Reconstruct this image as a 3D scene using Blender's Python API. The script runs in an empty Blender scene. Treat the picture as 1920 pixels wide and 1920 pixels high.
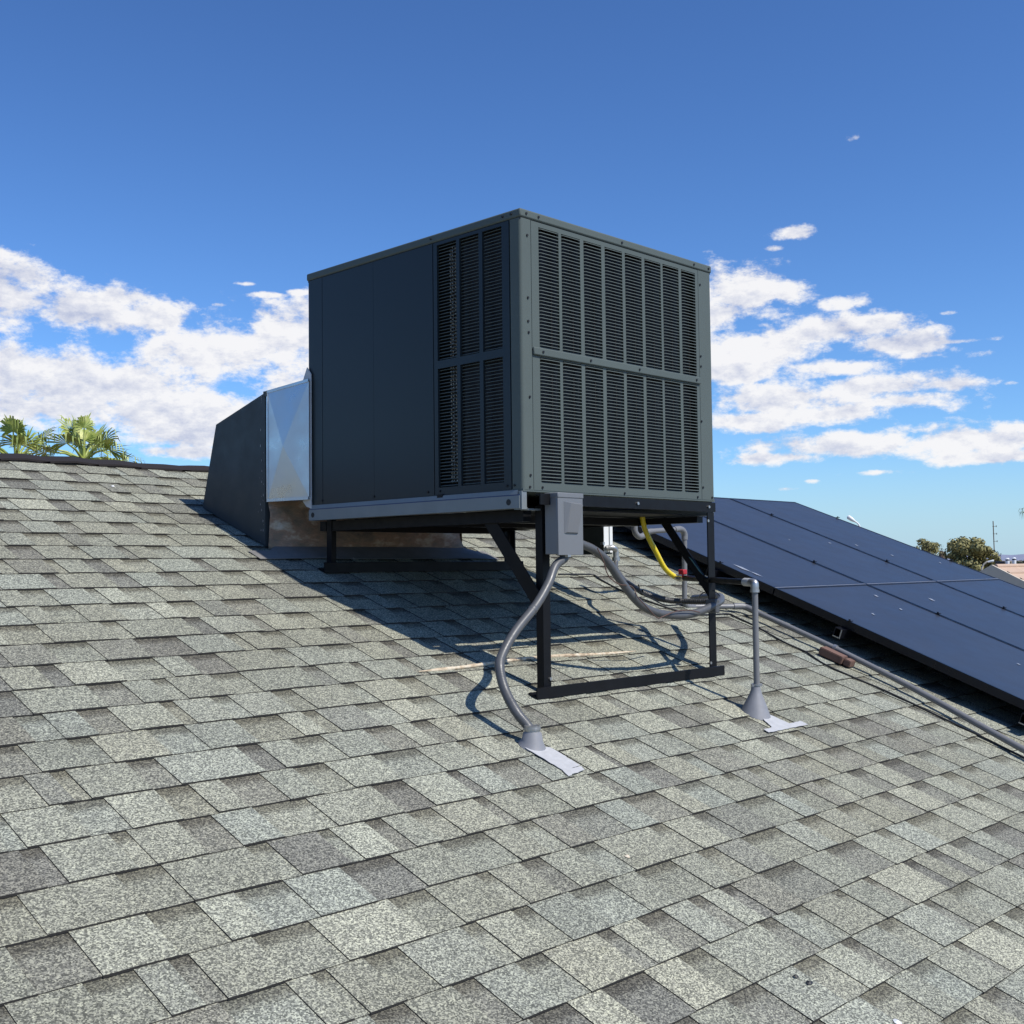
import bpy, bmesh, math, random
from mathutils import Vector, Matrix, noise
rnd = random.Random(7)
sc = bpy.context.scene
C = sc.collection
D = bpy.data
PI = math.pi

# ------------------------------------------------------------------ camera
# world: x along the shingle courses, y up the roof slope (horizontally), z up; metres; lens at the origin
FPX, YAW, PITCH, ROLL = 2160.06, .7959, .0465, .0113
fw = Vector((math.sin(YAW)*math.cos(PITCH), math.cos(YAW)*math.cos(PITCH), math.sin(PITCH)))
rt0 = Vector((math.cos(YAW), -math.sin(YAW), 0)); dn0 = fw.cross(rt0)
rt = rt0*math.cos(ROLL) + dn0*math.sin(ROLL)
dn = -rt0*math.sin(ROLL) + dn0*math.cos(ROLL)
cam = D.cameras.new('camera'); co = D.objects.new('camera', cam); C.objects.link(co)
co.matrix_world = Matrix(((rt.x, -dn.x, -fw.x, 0), (rt.y, -dn.y, -fw.y, 0), (rt.z, -dn.z, -fw.z, 0), (0, 0, 0, 1)))
cam.sensor_fit = 'HORIZONTAL'; cam.sensor_width = 36; cam.lens = 36*FPX/1920
cam.clip_start = .05; cam.clip_end = 40000
sc.camera = co

# ------------------------------------------------------------------ sun and exposure
SUN = Vector((.18, -1, 1.27)).normalized()
SUN_EL = math.asin(SUN.z); SUN_AZ = math.atan2(SUN.x, SUN.y)
sl = D.lights.new('sun', 'SUN'); sl.energy = 5.0; sl.angle = math.radians(.53); sl.color = (1, .955, .88)
so = D.objects.new('sun', sl); C.objects.link(so)
so.rotation_mode = 'QUATERNION'; so.rotation_quaternion = SUN.to_track_quat('Z', 'Y')
sc.view_settings.view_transform = 'Standard'; sc.view_settings.look = 'None'
sc.view_settings.exposure = 0.0; sc.view_settings.gamma = 1; sc.view_settings.use_curve_mapping = False

T, H = .371, 1.43                      # roof slope (rise per metre of y) and height of the lens above the roof plane
RL = math.hypot(1, T)
NRM = Vector((0, -T, 1))/RL
def ray(u, v): return (fw + rt*((u-960)/FPX) + dn*((v-960)/FPX))
def proj(p):
    p = Vector(p); q = p.dot(fw)
    return (960 + FPX*p.dot(rt)/q, 960 + FPX*p.dot(dn)/q) if q > .05 else None
def roofp(u, v, off=0.):
    d = ray(u, v); return d*(-(H-off)/(d.z-T*d.y))
def onx(u, v, x): d = ray(u, v); return d*(x/d.x)
def ony(u, v, y): d = ray(u, v); return d*(y/d.y)
def far(u, v, dist): d = ray(u, v); return d*(dist/math.hypot(d.x, d.y))
def zr(y): return -H + T*y
def R(x, s, h=0.):                      # point from roof coordinates: x, distance up the slope, height square to the roof
    return Vector((x, s/RL, -H + T*s/RL)) + NRM*h

sc.cycles.max_bounces = 6; sc.cycles.diffuse_bounces = 3; sc.cycles.glossy_bounces = 3

# ------------------------------------------------------------------ sky
def build_world():
    w = D.worlds.new('World'); sc.world = w; w.use_nodes = True
    nt = w.node_tree; nt.nodes.clear(); N = nt.nodes; L = nt.links
    def node(t, **k):
        n = N.new(t)
        for a, b in k.items(): setattr(n, a, b)
        return n
    def inp(n, i, v):
        if hasattr(v, 'links') or isinstance(v, bpy.types.NodeSocket): L.new(v, n.inputs[i])
        else: n.inputs[i].default_value = v
    def m(op, a, b=0., c=0., clamp=False):
        n = node('ShaderNodeMath', operation=op, use_clamp=clamp)
        inp(n, 0, a); inp(n, 1, b)
        if op in ('MULTIPLY_ADD', 'SMOOTH_MIN'): inp(n, 2, c)
        return n.outputs[0]
    def vm(op, a, b=(0, 0, 0)):
        n = node('ShaderNodeVectorMath', operation=op); inp(n, 0, a); inp(n, 1, b)
        return n.outputs['Value'] if op in ('DOT_PRODUCT', 'LENGTH') else n.outputs[0]
    def noise_(vec, scale, detail=8, rough=.55, dim='3D', dist=0.):
        n = node('ShaderNodeTexNoise', noise_dimensions=dim); inp(n, 'Vector', vec)
        n.inputs['Scale'].default_value = scale; n.inputs['Detail'].default_value = detail
        n.inputs['Roughness'].default_value = rough; n.inputs['Distortion'].default_value = dist
        return n.outputs['Fac']
    def smooth(v, lo, hi):
        n = node('ShaderNodeMapRange', interpolation_type='SMOOTHSTEP'); inp(n, 0, v)
        n.inputs[1].default_value = lo; n.inputs[2].default_value = hi
        return n.outputs[0]
    tc = node('ShaderNodeTexCoord').outputs['Generated']
    sky = node('ShaderNodeTexSky', sky_type='NISHITA', sun_disc=False)
    sky.sun_elevation = SUN_EL; sky.sun_rotation = SUN_AZ
    sky.altitude = 600; sky.air_density = 1.0; sky.dust_density = .6; sky.ozone_density = 1.6
    # azimuth from the photograph's direction and elevation
    a = vm('DOT_PRODUCT', tc, tuple(rt0)); b = vm('DOT_PRODUCT', tc, (math.sin(YAW), math.cos(YAW), 0))
    az = m('ARCTAN2', a, b); sep = node('ShaderNodeSeparateXYZ'); L.new(tc, sep.inputs[0]); el = m('ARCSINE', sep.outputs[2])
    cmb = node('ShaderNodeCombineXYZ'); L.new(az, cmb.inputs[0]); L.new(el, cmb.inputs[1]); P = cmb.outputs[0]
    blobs = [(20,556,104,70),(60,520,50,36),(140,588,130,48),(290,592,84,48),(240,560,60,24),(30,690,120,50),(190,725,260,76),(420,660,170,84),
             (540,625,110,62),(330,780,300,60),(560,730,150,60),(90,770,190,46),(480,800,120,46),(340,848,90,14),(500,553,46,7),(462,532,22,5),(410,572,20,6),(556,548,24,8),
             (700,700,200,110),(900,760,200,90),(1150,620,200,80),(1150,780,200,60),
             (1412,546,100,56),(1350,590,80,36),(1480,548,72,34),(1566,566,66,19),(1430,650,160,44),(1560,622,120,36),(1640,606,60,20),(1670,648,100,28),(1380,694,90,30),(1560,690,120,22),
             (1480,748,180,36),(1640,724,160,27),(1780,722,96,18),(1700,752,130,24),(1400,790,100,24),(1560,775,140,24),(1620,834,200,30),(1790,826,160,34),(1720,806,80,18),(1460,858,100,15),(1860,856,110,16),
             (1490,438,38,15),(1452,466,22,6),(1604,257,22,14),(1845,665,26,10),(1790,640,100,6),(1780,586,16,5),(1700,668,60,7),(1640,886,66,7),(1476,917,24,5),(1522,902,18,5),(1900,718,26,6),(1430,610,30,8),(1900,800,30,8)]
    f = None
    blobs = [(x, y, rx, ry*(.93 if x > 1300 and rx > 50 else .93)) for (x, y, rx, ry) in blobs]
    for (x, y, rx, ry) in blobs:
        amp = max(0., .55-.55*(rx*ry)/1800)
        d = ray(x, y).normalized()
        A = math.atan2(d.dot(rt0), d.dot(Vector((math.sin(YAW), math.cos(YAW), 0)))); E = math.asin(d.z)
        q = vm('MULTIPLY', vm('SUBTRACT', P, (A, E, 0)), (FPX/rx, FPX/ry, 0))
        l = vm('DOT_PRODUCT', q, q)
        if amp > .02: l = m('ADD', l, amp)
        f = l if f is None else m('SMOOTH_MIN', f, l, .25)
    inview = m('SUBTRACT', 1.0, m('SQRT', m('MAXIMUM', f, 0.0)))             # 1 at blob centre, 0 at its rim, negative outside
    inview = m('MAXIMUM', inview, -1.2)
    # beyond the frame the same broken cumulus goes on round the horizon
    oth = noise_(vm('MULTIPLY', P, (2.3, 9.0, 0)), 1.0, 3, .5)
    low = m('MULTIPLY', m('SUBTRACT', 1.0, smooth(el, .14, .34)), smooth(el, .01, .06))
    side = m('MULTIPLY', m('MULTIPLY', smooth(m('ABSOLUTE', az), .46, .62), low), smooth(oth, .48, .66))
    out = m('MULTIPLY_ADD', side, 1.5, -1.2)
    base = m('MAXIMUM', inview, out)
    warp = noise_(vm('MULTIPLY', P, (9, 16, 0)), 1.0, 4, .5)
    Pn = vm('MULTIPLY', P, (1.0, 1.7, 0))
    n1 = noise_(Pn, 16, 9, .66); n2 = noise_(vm('ADD', Pn, (.003, .016, 0)), 16, 6, .66)
    big = noise_(Pn, 5, 3, .5)
    tot = m('ADD', base, m('ADD', m('MULTIPLY', m('SUBTRACT', n1, .5), 3.7), m('MULTIPLY', m('SUBTRACT', warp, .5), 1.2)))
    dens = smooth(tot, -.10, .50)
    shade = m('ADD', m('MULTIPLY', m('SUBTRACT', n1, n2), 4.2), m('MULTIPLY', m('SUBTRACT', big, .5), -1.5))
    shade = m('ADD', shade, m('MULTIPLY', smooth(tot, .2, 1.4), -.35))
    shade = m('ADD', shade, .86, clamp=True)
    cr = node('ShaderNodeMix', data_type='RGBA'); inp(cr, 0, shade)
    cr.inputs[6].default_value = (5.0, 5.5, 7.2, 1); cr.inputs[7].default_value = (9.4, 9.35, 9.5, 1)
    tint = node('ShaderNodeMix', data_type='RGBA', blend_type='MULTIPLY'); tint.inputs[0].default_value = 1
    L.new(sky.outputs[0], tint.inputs[6]); tint.inputs[7].default_value = (.074, .097, .132, 1)
    gm = node('ShaderNodeGamma'); gm.inputs[1].default_value = 1.22; L.new(tint.outputs[2], gm.inputs[0])
    t2 = node('ShaderNodeMix', data_type='RGBA', blend_type='MULTIPLY'); t2.inputs[0].default_value = 1
    L.new(gm.outputs[0], t2.inputs[6]); t2.inputs[7].default_value = (13.5, 13.9, 13.0, 1)
    hz = node('ShaderNodeMix', data_type='RGBA'); inp(hz, 0, m('MULTIPLY', m('SUBTRACT', 1.0, smooth(el, -.02, .11)), .75))
    L.new(t2.outputs[2], hz.inputs[6]); hz.inputs[7].default_value = (4.7, 6.7, 8.5, 1)
    mx = node('ShaderNodeMix', data_type='RGBA'); inp(mx, 0, m('MULTIPLY', dens, .97))
    L.new(hz.outputs[2], mx.inputs[6]); L.new(cr.outputs[2], mx.inputs[7])
    bg = node('ShaderNodeBackground'); bg.inputs[1].default_value = .1; L.new(mx.outputs[2], bg.inputs[0])
    o = node('ShaderNodeOutputWorld'); L.new(bg.outputs[0], o.inputs[0])
    w.cycles.sampling_method = 'MANUAL'; w.cycles.sample_map_resolution = 512
build_world()

# ------------------------------------------------------------------ materials
class Mt:
    def __init__(s, name, col=(.5, .5, .5), rough=.5, metal=0., spec=.5):
        s.m = D.materials.new(name); s.m.use_nodes = True; s.nt = s.m.node_tree; s.N = s.nt.nodes; s.L = s.nt.links
        s.b = s.N['Principled BSDF']; s.b.inputs['Base Color'].default_value = (*col, 1)
        s.b.inputs['Roughness'].default_value = rough; s.b.inputs['Metallic'].default_value = metal
        s.b.inputs['Specular IOR Level'].default_value = spec; s.col = col
    def n(s, t, **k):
        x = s.N.new(t)
        for a, b in k.items(): setattr(x, a, b)
        return x
    def pos(s): return s.n('ShaderNodeNewGeometry').outputs['Position']
    def noise(s, scale, detail=4, rough=.55, vec=None, sc3=(1, 1, 1)):
        mp = s.n('ShaderNodeMapping'); mp.inputs['Scale'].default_value = sc3
        s.L.new(vec or s.pos(), mp.inputs[0])
        x = s.n('ShaderNodeTexNoise'); x.inputs['Scale'].default_value = scale; x.inputs['Detail'].default_value = detail
        x.inputs['Roughness'].default_value = rough; s.L.new(mp.outputs[0], x.inputs['Vector']); return x.outputs['Fac']
    def ramp(s, fac, stops):
        r = s.n('ShaderNodeValToRGB'); e = r.color_ramp.elements
        while len(e) < len(stops): e.new(.5)
        for k, (p, c) in enumerate(stops): e[k].position = p; e[k].color = (*c, 1) if len(c) == 3 else c
        s.L.new(fac, r.inputs[0]); return r.outputs[0]
    def mr(s, fac, a, b, lo, hi):
        r = s.n('ShaderNodeMapRange'); s.L.new(fac, r.inputs[0])
        for i, v in zip((1, 2, 3, 4), (a, b, lo, hi)): r.inputs[i].default_value = v
        return r.outputs[0]
    def mix(s, fac, a, b, mode='MIX'):
        x = s.n('ShaderNodeMix', data_type='RGBA', blend_type=mode)
        for i, v in ((0, fac), (6, a), (7, b)):
            if isinstance(v, bpy.types.NodeSocket): s.L.new(v, x.inputs[i])
            else: x.inputs[i].default_value = v if i == 0 else (*v, 1)
        return x.outputs[2]
    def base(s, c): s.L.new(c, s.b.inputs['Base Color'])
    def rough(s, c): s.L.new(c, s.b.inputs['Roughness'])
    def bump(s, h, st=.3, dist=.002):
        x = s.n('ShaderNodeBump'); x.inputs['Strength'].default_value = st; x.inputs['Distance'].default_value = dist
        s.L.new(h, x.inputs['Height']); s.L.new(x.outputs[0], s.b.inputs['Normal'])
def worn(name, col, rough=.5, metal=0., var=.18, scale=14, rv=.1, spec=.5, bump=0.):
    m = Mt(name, col, rough, metal, spec)
    f = m.noise(scale, 6, .6)
    m.base(m.mix(f, tuple(c*(1-var) for c in col), tuple(min(1, c*(1+var)) for c in col)))
    m.rough(m.mr(m.noise(scale*1.7, 4), .3, .7, max(.02, rough-rv), rough+rv))
    if bump: m.bump(m.noise(scale*12, 3), bump, .001)
    return m.m

def shingle_mat():
    m = Mt('shingle_granules', (.25, .25, .23), .95, 0, .25)
    at = m.n('ShaderNodeAttribute', attribute_name='tint'); uv = m.n('ShaderNodeUVMap', uv_map='UVMap')
    v1 = m.n('ShaderNodeTexVoronoi'); v1.inputs['Scale'].default_value = 330; m.L.new(m.pos(), v1.inputs['Vector'])
    sp = m.n('ShaderNodeSeparateColor'); m.L.new(v1.outputs['Color'], sp.inputs[0])
    v2 = m.noise(95, 3, .75)
    g = m.ramp(sp.outputs[0], [(0, (.38, .39, .38)), (.30, (.58, .59, .58)), (.52, (.96, .96, .95)), (.72, (1.38, 1.39, 1.31)), (1, (1.92, 1.92, 1.74))])
    c = m.mix(1.0, at.outputs['Color'], g, 'MULTIPLY')
    c = m.mix(1.0, c, m.ramp(v2, [(.25, (.72, .72, .72)), (.5, (1, 1, 1)), (.75, (1.30, 1.30, 1.28))]), 'MULTIPLY')
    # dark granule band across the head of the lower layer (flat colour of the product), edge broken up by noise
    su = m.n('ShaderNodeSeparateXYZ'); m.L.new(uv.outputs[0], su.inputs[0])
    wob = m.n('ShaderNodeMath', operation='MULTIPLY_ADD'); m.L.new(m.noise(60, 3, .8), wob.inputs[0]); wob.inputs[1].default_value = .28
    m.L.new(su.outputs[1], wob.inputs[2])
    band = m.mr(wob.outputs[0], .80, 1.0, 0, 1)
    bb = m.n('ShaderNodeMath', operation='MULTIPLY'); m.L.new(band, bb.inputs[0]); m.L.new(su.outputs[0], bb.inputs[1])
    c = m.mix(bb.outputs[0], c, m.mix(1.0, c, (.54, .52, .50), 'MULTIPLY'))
    # weather stains
    st = m.noise(2.1, 5, .6); c = m.mix(1.0, c, m.ramp(st, [(.3, (.88, .87, .86)), (.6, (1.04, 1.04, 1.04))]), 'MULTIPLY')
    mo = m.noise(9, 5, .7); c = m.mix(m.mr(mo, .62, .78, 0, .55), c, m.mix(1.0, c, (.74, .74, .66), 'MULTIPLY'))
    m.base(c); m.bump(sp.outputs[0], .5, .0012)
    return m.m

MAT = {}
MAT['shingle'] = shingle_mat()
MAT['edge'] = worn('asphalt_edge', (.035, .032, .029), .95, 0, .5, 160, .02)
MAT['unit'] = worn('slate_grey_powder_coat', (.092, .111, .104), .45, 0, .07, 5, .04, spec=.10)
MAT['unit_shaded'] = worn('slate_grey_shaded_coat', (.020, .027, .031), .34, 0, .06, 1.2, .01, spec=.26)  # cabinet coat for the left side, with its shade put into the colour
MAT['inner'] = worn('dark_interior', (.004, .005, .006), .7, 0, .3, 30)
MAT['black'] = worn('black_steel_paint', (.0075, .0078, .009), .42, 0, .4, 18, .1, spec=.16)
MAT['rail'] = worn('galvanised_channel', (.20, .225, .235), .5, .25, .10, 9, .1, spec=.3)
MAT['blue_line'] = worn('blue_print_line', (.02, .04, .12), .5)
MAT['galv'] = worn('bright_galvanised_sheet', (.58, .60, .61), .33, .85, .10, 6, .10)
MAT['hood'] = worn('charcoal_painted_sheet', (.044, .053, .056), .5, 0, .16, 8, .1, spec=.2)
MAT['conduit'] = worn('grey_liquidtight_conduit', (.080, .082, .085), .42, 0, .15, 25, .08)
MAT['pvc'] = worn('grey_pvc_pipe', (.165, .165, .168), .42, 0, .08, 18, .08)
MAT['steel'] = worn('zinc_fitting', (.42, .42, .41), .38, .8, .2, 60, .1)
MAT['boxgrey'] = worn('grey_enamel_box', (.150, .156, .164), .34, 0, .05, 7, .06)
MAT['lead'] = worn('grey_painted_flashing', (.23, .23, .24), .55, .1, .12, 30, .1, bump=.15)
MAT['leadplate'] = worn('pale_metal_flashing', (.43, .43, .43), .60, 0, .22, 38, .12, bump=.2)
MAT['cable'] = worn('black_cable', (.012, .012, .013), .5)
MAT['brownwire'] = worn('brown_thermostat_wire', (.10, .055, .04), .5)
MAT['yellow'] = worn('yellow_gas_hose', (.72, .56, .025), .35, 0, .06, 30)
MAT['red'] = worn('red_valve_handle', (.42, .02, .025), .4)
MAT['brass'] = worn('valve_metal', (.55, .52, .45), .3, .9, .1, 40)
MAT['white'] = worn('white_enamel', (.72, .73, .72), .5, 0, .05, 12)
MAT['darkgreen'] = worn('dark_grey_enamel', (.035, .042, .040), .5)
MAT['hole'] = worn('punched_hole', (.004, .004, .006), .6)
MAT['capbrown'] = worn('dark_brown_ridge_granules', (.013, .0095, .0095), .9, 0, .5, 220, .05, bump=.4)
MAT['wood'] = worn('weathered_wood', (.36, .24, .15), .8, 0, .3, 40)
MAT['brick'] = worn('red_brown_brick', (.155, .088, .066), .9, 0, .25, 60, .05, bump=.5)
MAT['stucco'] = worn('tan_stucco', (.42, .35, .27), .95, 0, .08, 30, .02, bump=.3)
MAT['slab'] = worn('bare_deck', (.12, .11, .10), .95)
MAT['tile'] = worn('tan_roof_tile', (.46, .33, .24), .85, 0, .2, 6)
MAT['trim'] = worn('cream_trim', (.55, .48, .38), .8, 0, .1, 10)
MAT['bark'] = worn('bark', (.13, .09, .06), .9, 0, .3, 20)
MAT['leaf'] = worn('conifer_leaf', (.22, .20, .075), .75, 0, .5, 2.2)
MAT['leafd'] = worn('dark_leaf', (.030, .040, .022), .8, 0, .5, 2.2)
def mats2():
    m = Mt('solar_glass', (.012, .014, .028), .20, 0, .5)
    m.b.inputs['Coat Weight'].default_value = .06; m.b.inputs['Coat Roughness'].default_value = .1
    d = m.noise(3.0, 6, .6); m.base(m.mix(m.mr(d, .3, .8, .0, .55), (.028, .032, .042), (.040, .044, .054)))
    m.rough(m.mr(m.noise(7, 5), .3, .7, .34, .40)); MAT['glass'] = m.m
    MAT['frame'] = worn('black_panel_frame', (.008, .009, .014), .35, .3)
    MAT['dropping'] = worn('dried_dropping', (.24, .27, .33), .9)
    m = Mt('mastic_coated_curb', (.10, .07, .05), .75)
    f = m.noise(5, 8, .65, sc3=(1, 1, 2.2)); g = m.noise(16, 8, .7)
    c = m.ramp(f, [(.30, (.12, .11, .10)), (.42, (.30, .23, .16)), (.49, (.42, .27, .18)), (.57, (.62, .52, .38)), (.68, (.74, .70, .64))])
    m.base(m.mix(m.mr(g, .55, .75, 0, .6), c, (.10, .10, .095))); m.bump(f, .9, .02); MAT['curb'] = m.m
    m = Mt('beige_sealant', (.62, .48, .33), .8)
    f = m.noise(45, 5, .6); m.base(m.ramp(f, [(.35, (.30, .22, .15)), (.5, (.52, .42, .29)), (.65, (.64, .57, .45))])); m.bump(f, .8, .006); MAT['sealant'] = m.m
    m = Mt('palm_leaf', (.16, .22, .05), .5)
    f = m.noise(5, 4); m.base(m.ramp(f, [(.3, (.12, .18, .032)), (.52, (.30, .35, .075)), (.72, (.52, .53, .19))]))
    m.b.inputs['Transmission Weight'].default_value = 0; MAT['palm'] = m.m
    m = Mt('condenser_fins', (.02, .02, .022), .5, .4)
    w = m.n('ShaderNodeTexWave', bands_direction='Z'); w.inputs['Scale'].default_value = 26; m.L.new(m.pos(), w.inputs[0])
    m.base(m.mix(w.outputs[1], (.006, .006, .008), (.026, .022, .024))); MAT['coil'] = m.m
    m = Mt('distant_ground', (.20, .17, .13), .95)
    f = m.noise(.05, 6, .6); m.base(m.ramp(f, [(.35, (.10, .10, .06)), (.5, (.22, .18, .13)), (.65, (.28, .24, .19))])); MAT['ground'] = m.m
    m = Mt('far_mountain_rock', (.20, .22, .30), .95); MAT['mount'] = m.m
mats2()

# ------------------------------------------------------------------ mesh builder
ORG = {}
def empty(name, loc, label=None, cat=None, group=None):
    o = D.objects.new(name, None); C.objects.link(o); o.location = loc; ORG[o.name] = Vector(loc); o.empty_display_size = .1
    if label: o['label'] = label
    if cat: o['category'] = cat
    if group: o['group'] = group
    return o
def tag(o, label=None, cat=None, group=None, kind=None):
    if label: o['label'] = label
    if cat: o['category'] = cat
    if group: o['group'] = group
    if kind: o['kind'] = kind
    return o
class MB:
    def __init__(s): s.v = []; s.f = []; s.mi = []; s.sm = []
    def add(s, vs, fs, mi=0, smooth=False):
        k = len(s.v); s.v += [Vector(p) for p in vs]
        for f in fs: s.f.append([i+k for i in f]); s.mi.append(mi); s.sm.append(smooth)
        return s
    def box(s, a, b, mi=0, bev=0.):
        a = Vector(a); b = Vector(b); lo = Vector(map(min, a, b)); hi = Vector(map(max, a, b))
        if bev <= 0:
            vs = [(x, y, z) for x in (lo.x, hi.x) for y in (lo.y, hi.y) for z in (lo.z, hi.z)]
            s.add(vs, [(0, 1, 3, 2), (4, 6, 7, 5), (0, 4, 5, 1), (2, 3, 7, 6), (0, 2, 6, 4), (1, 5, 7, 3)], mi)
        else:
            bm = bmesh.new(); bmesh.ops.create_cube(bm, size=1)
            for v in bm.verts: v.co = Vector((lo[i] + (v.co[i]+.5)*(hi[i]-lo[i]) for i in range(3)))
            bev = min(bev, .45*min(hi-lo)); bmesh.ops.bevel(bm, geom=bm.edges[:]+bm.verts[:], offset=bev, segments=2, affect='EDGES', profile=.5)
            k0 = len(s.f); nr = [max(abs(c) for c in f.normal) < .98 for f in bm.faces]; s.bm(bm, mi, True); s.sm[k0:] = nr
        return s
    def bm(s, bm, mi=0, smooth=False):
        bm.verts.index_update(); s.add([v.co.copy() for v in bm.verts], [[v.index for v in f.verts] for f in bm.faces], mi, smooth); bm.free(); return s
    def obox(s, o, ax, ay, az, mi=0):
        o = Vector(o); ax = Vector(ax); ay = Vector(ay); az = Vector(az)
        vs = [o+ax*i+ay*j+az*k for i in (0, 1) for j in (0, 1) for k in (0, 1)]
        fs = [(0, 1, 3, 2), (4, 6, 7, 5), (0, 4, 5, 1), (2, 3, 7, 6), (0, 2, 6, 4), (1, 5, 7, 3)]
        if ax.cross(ay).dot(az) < 0: fs = [f[::-1] for f in fs]
        return s.add(vs, fs, mi)
    def poly(s, pts, ext, mi=0):
        pts = [Vector(p) for p in pts]; e = Vector(ext); n = len(pts)
        nn = sum(((pts[i]-pts[0]).cross(pts[(i+1) % n]-pts[0]) for i in range(1, n-1)), Vector())
        if nn.dot(e) > 0: pts = pts[::-1]
        vs = pts + [p+e for p in pts]
        s.add(vs, [list(range(n)), list(range(2*n-1, n-1, -1))] + [[i, i+n, (i+1) % n+n, (i+1) % n] for i in range(n)], mi); return s
    def tube(s, pts, r, n=10, mi=0, caps=True, rf=None):
        pts = [Vector(p) for p in pts]; rings = []; t0 = (pts[1]-pts[0]).normalized()
        up = t0.orthogonal().normalized(); L_ = 0; vs = []
        for i, p in enumerate(pts):
            t = (pts[min(i+1, len(pts)-1)]-pts[max(i-1, 0)]).normalized()
            up = (up - t*up.dot(t)).normalized(); sd = t.cross(up)
            if i: L_ += (p-pts[i-1]).length
            rr = rf(i/(len(pts)-1), L_) if rf else (r[i] if isinstance(r, (list, tuple)) else r)
            vs += [p + (up*math.cos(2*PI*k/n) + sd*math.sin(2*PI*k/n))*rr for k in range(n)]
        fs = [[i*n+k, i*n+(k+1) % n, (i+1)*n+(k+1) % n, (i+1)*n+k] for i in range(len(pts)-1) for k in range(n)]
        s.add(vs, fs, mi, True)
        if caps: s.add(vs[:n], [list(range(n))[::-1]], mi); s.add(vs[-n:], [list(range(n))], mi)
        return s
    def build(s, name, mats, parent=None, origin=None, shade=None):
        org = ORG[parent.name] if parent is not None else Vector(origin) if origin is not None else (sum(s.v, Vector())/len(s.v) if s.v else Vector())
        if parent is None and origin is None:
            org = Vector((org.x, org.y, min(p.z for p in s.v)))
        me = D.meshes.new(name); me.from_pydata([p-org for p in s.v], [], s.f)
        for mm in (mats if isinstance(mats, (list, tuple)) else [mats]): me.materials.append(MAT[mm] if isinstance(mm, str) else mm)
        me.polygons.foreach_set('material_index', s.mi); me.polygons.foreach_set('use_smooth', s.sm)
        me.validate(); me.update()
        o = D.objects.new(name, me); C.objects.link(o)
        if parent is not None: o.parent = parent; ORG[o.name] = org
        else: o.location = org; ORG[o.name] = org
        return o
def spline(pts, n=8):
    pts = [Vector(p) for p in pts]; P = [pts[0]*2-pts[1]] + pts + [pts[-1]*2-pts[-2]]; out = []
    for i in range(1, len(P)-2):
        for k in range(n):
            t = k/n; a, b, c, d = P[i-1:i+3]
            out.append(.5*((2*b) + (c-a)*t + (2*a-5*b+4*c-d)*t*t + (3*b-a-3*c+d)*t**3))
    return out + [pts[-1]]
def resample(pts, step):
    out = [pts[0]]; acc = 0
    for a, b in zip(pts[:-1], pts[1:]):
        L_ = (b-a).length; d = step-acc
        while d <= L_: out.append(a+(b-a)*(d/L_)); d += step
        acc = (acc+L_) % step if L_+acc >= step else acc+L_
    return out
def disc(mb, c, nrm, r, h, n=12, mi=0):
    c = Vector(c); nrm = Vector(nrm).normalized(); mb.tube([c, c+nrm*h], r, n, mi); return mb

# ------------------------------------------------------------------ ground and the house under the roof
GZ = -5.2
g = MB().add([(-9000, -9000, GZ), (9000, -9000, GZ), (9000, 9000, GZ), (-9000, 9000, GZ)], [(0, 1, 2, 3)]).build('ground', 'ground', origin=(0, 0, GZ)); tag(g, kind='structure')
X0, X1, S0, S1 = -3.2, 8.62, -3.1, 5.56
YR = S1/RL; ZRIDGE = zr(YR); YE = S0/RL
house = empty('house', (2.5, 2, GZ), 'house under the camera with a grey architectural shingle roof and dark ridge', 'house')
m = MB()
pr = [Vector((X0, YE, zr(YE)-.01)), Vector((X0, YR, ZRIDGE-.01)), Vector((X0, 2*YR-YE, zr(YE)-.01)), Vector((X0, 2*YR-YE, zr(YE)-.16)), Vector((X0, YR, ZRIDGE-.16)), Vector((X0, YE, zr(YE)-.16))]
n6 = len(pr); vs = pr + [p+Vector((X1-X0, 0, 0)) for p in pr]
m.add(vs, [(0, 1, 4, 5), (1, 2, 3, 4), (11, 10, 7, 6), (10, 9, 8, 7)] + [(i, i+6, (i+1) % 6+6, (i+1) % 6) for i in range(6)], 0)
roof = m.build('roof', 'slab', house)
m = MB().box((X0+.4, YE+.5, GZ), (X1-.3, 2*YR-YE-.5, zr(YE)-.05)); m.build('wall', 'stucco', house)

# --- shingles ------------------------------------------------------------
S00, EXPO = 5.501, .143
J = {}
def jt(ox, oy, sc_, L_):
    for q in L_:
        a = roofp(ox+q[0]/sc_, oy+q[1]/sc_); b = roofp(ox+q[2]/sc_, oy+q[3]/sc_)
        s = .5*(a.y+b.y)*RL; k = int(math.ceil((S00-s)/EXPO)); J.setdefault(k, []).append(.5*(a.x+b.x))
jt(0, 1300, 2, [(70,0,115,78),(160,85,228,165),(395,52,470,130),(850,10,925,75),(75,200,145,300),(335,165,410,250),(685,112,760,200),(1035,75,1115,150),(1165,60,1265,130),(1425,28,1510,98),(1195,150,1280,235),(955,180,1045,270),(90,320,170,418),(575,240,655,332),(245,300,335,390),(390,393,478,505),(695,335,795,435),(960,293,1058,385),(1200,255,1305,340),(1490,315,1595,402),(1130,383,1235,480),(780,452,885,557),(470,517,570,632),(1215,495,1335,605),(1410,455,1520,555),(985,548,1100,660),(600,640,700,765),(65,765,160,900),(1440,590,1555,695),(1050,693,1165,815),(725,775,840,915),(250,895,370,1055),(1135,835,1265,975),(1560,715,1700,830),(1455,925,1605,1065),(500,1030,610,1195),(690,970,820,1115),(1050,1065,1190,1225),(1195,1015,1340,1165),(1740,1035,1890,1180),(1455,110,1550,190),(1585,90,1680,165),(1545,195,1635,275),(1790,370,1905,465),(1790,505,1915,610),(1800,645,1920,750)])
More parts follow.
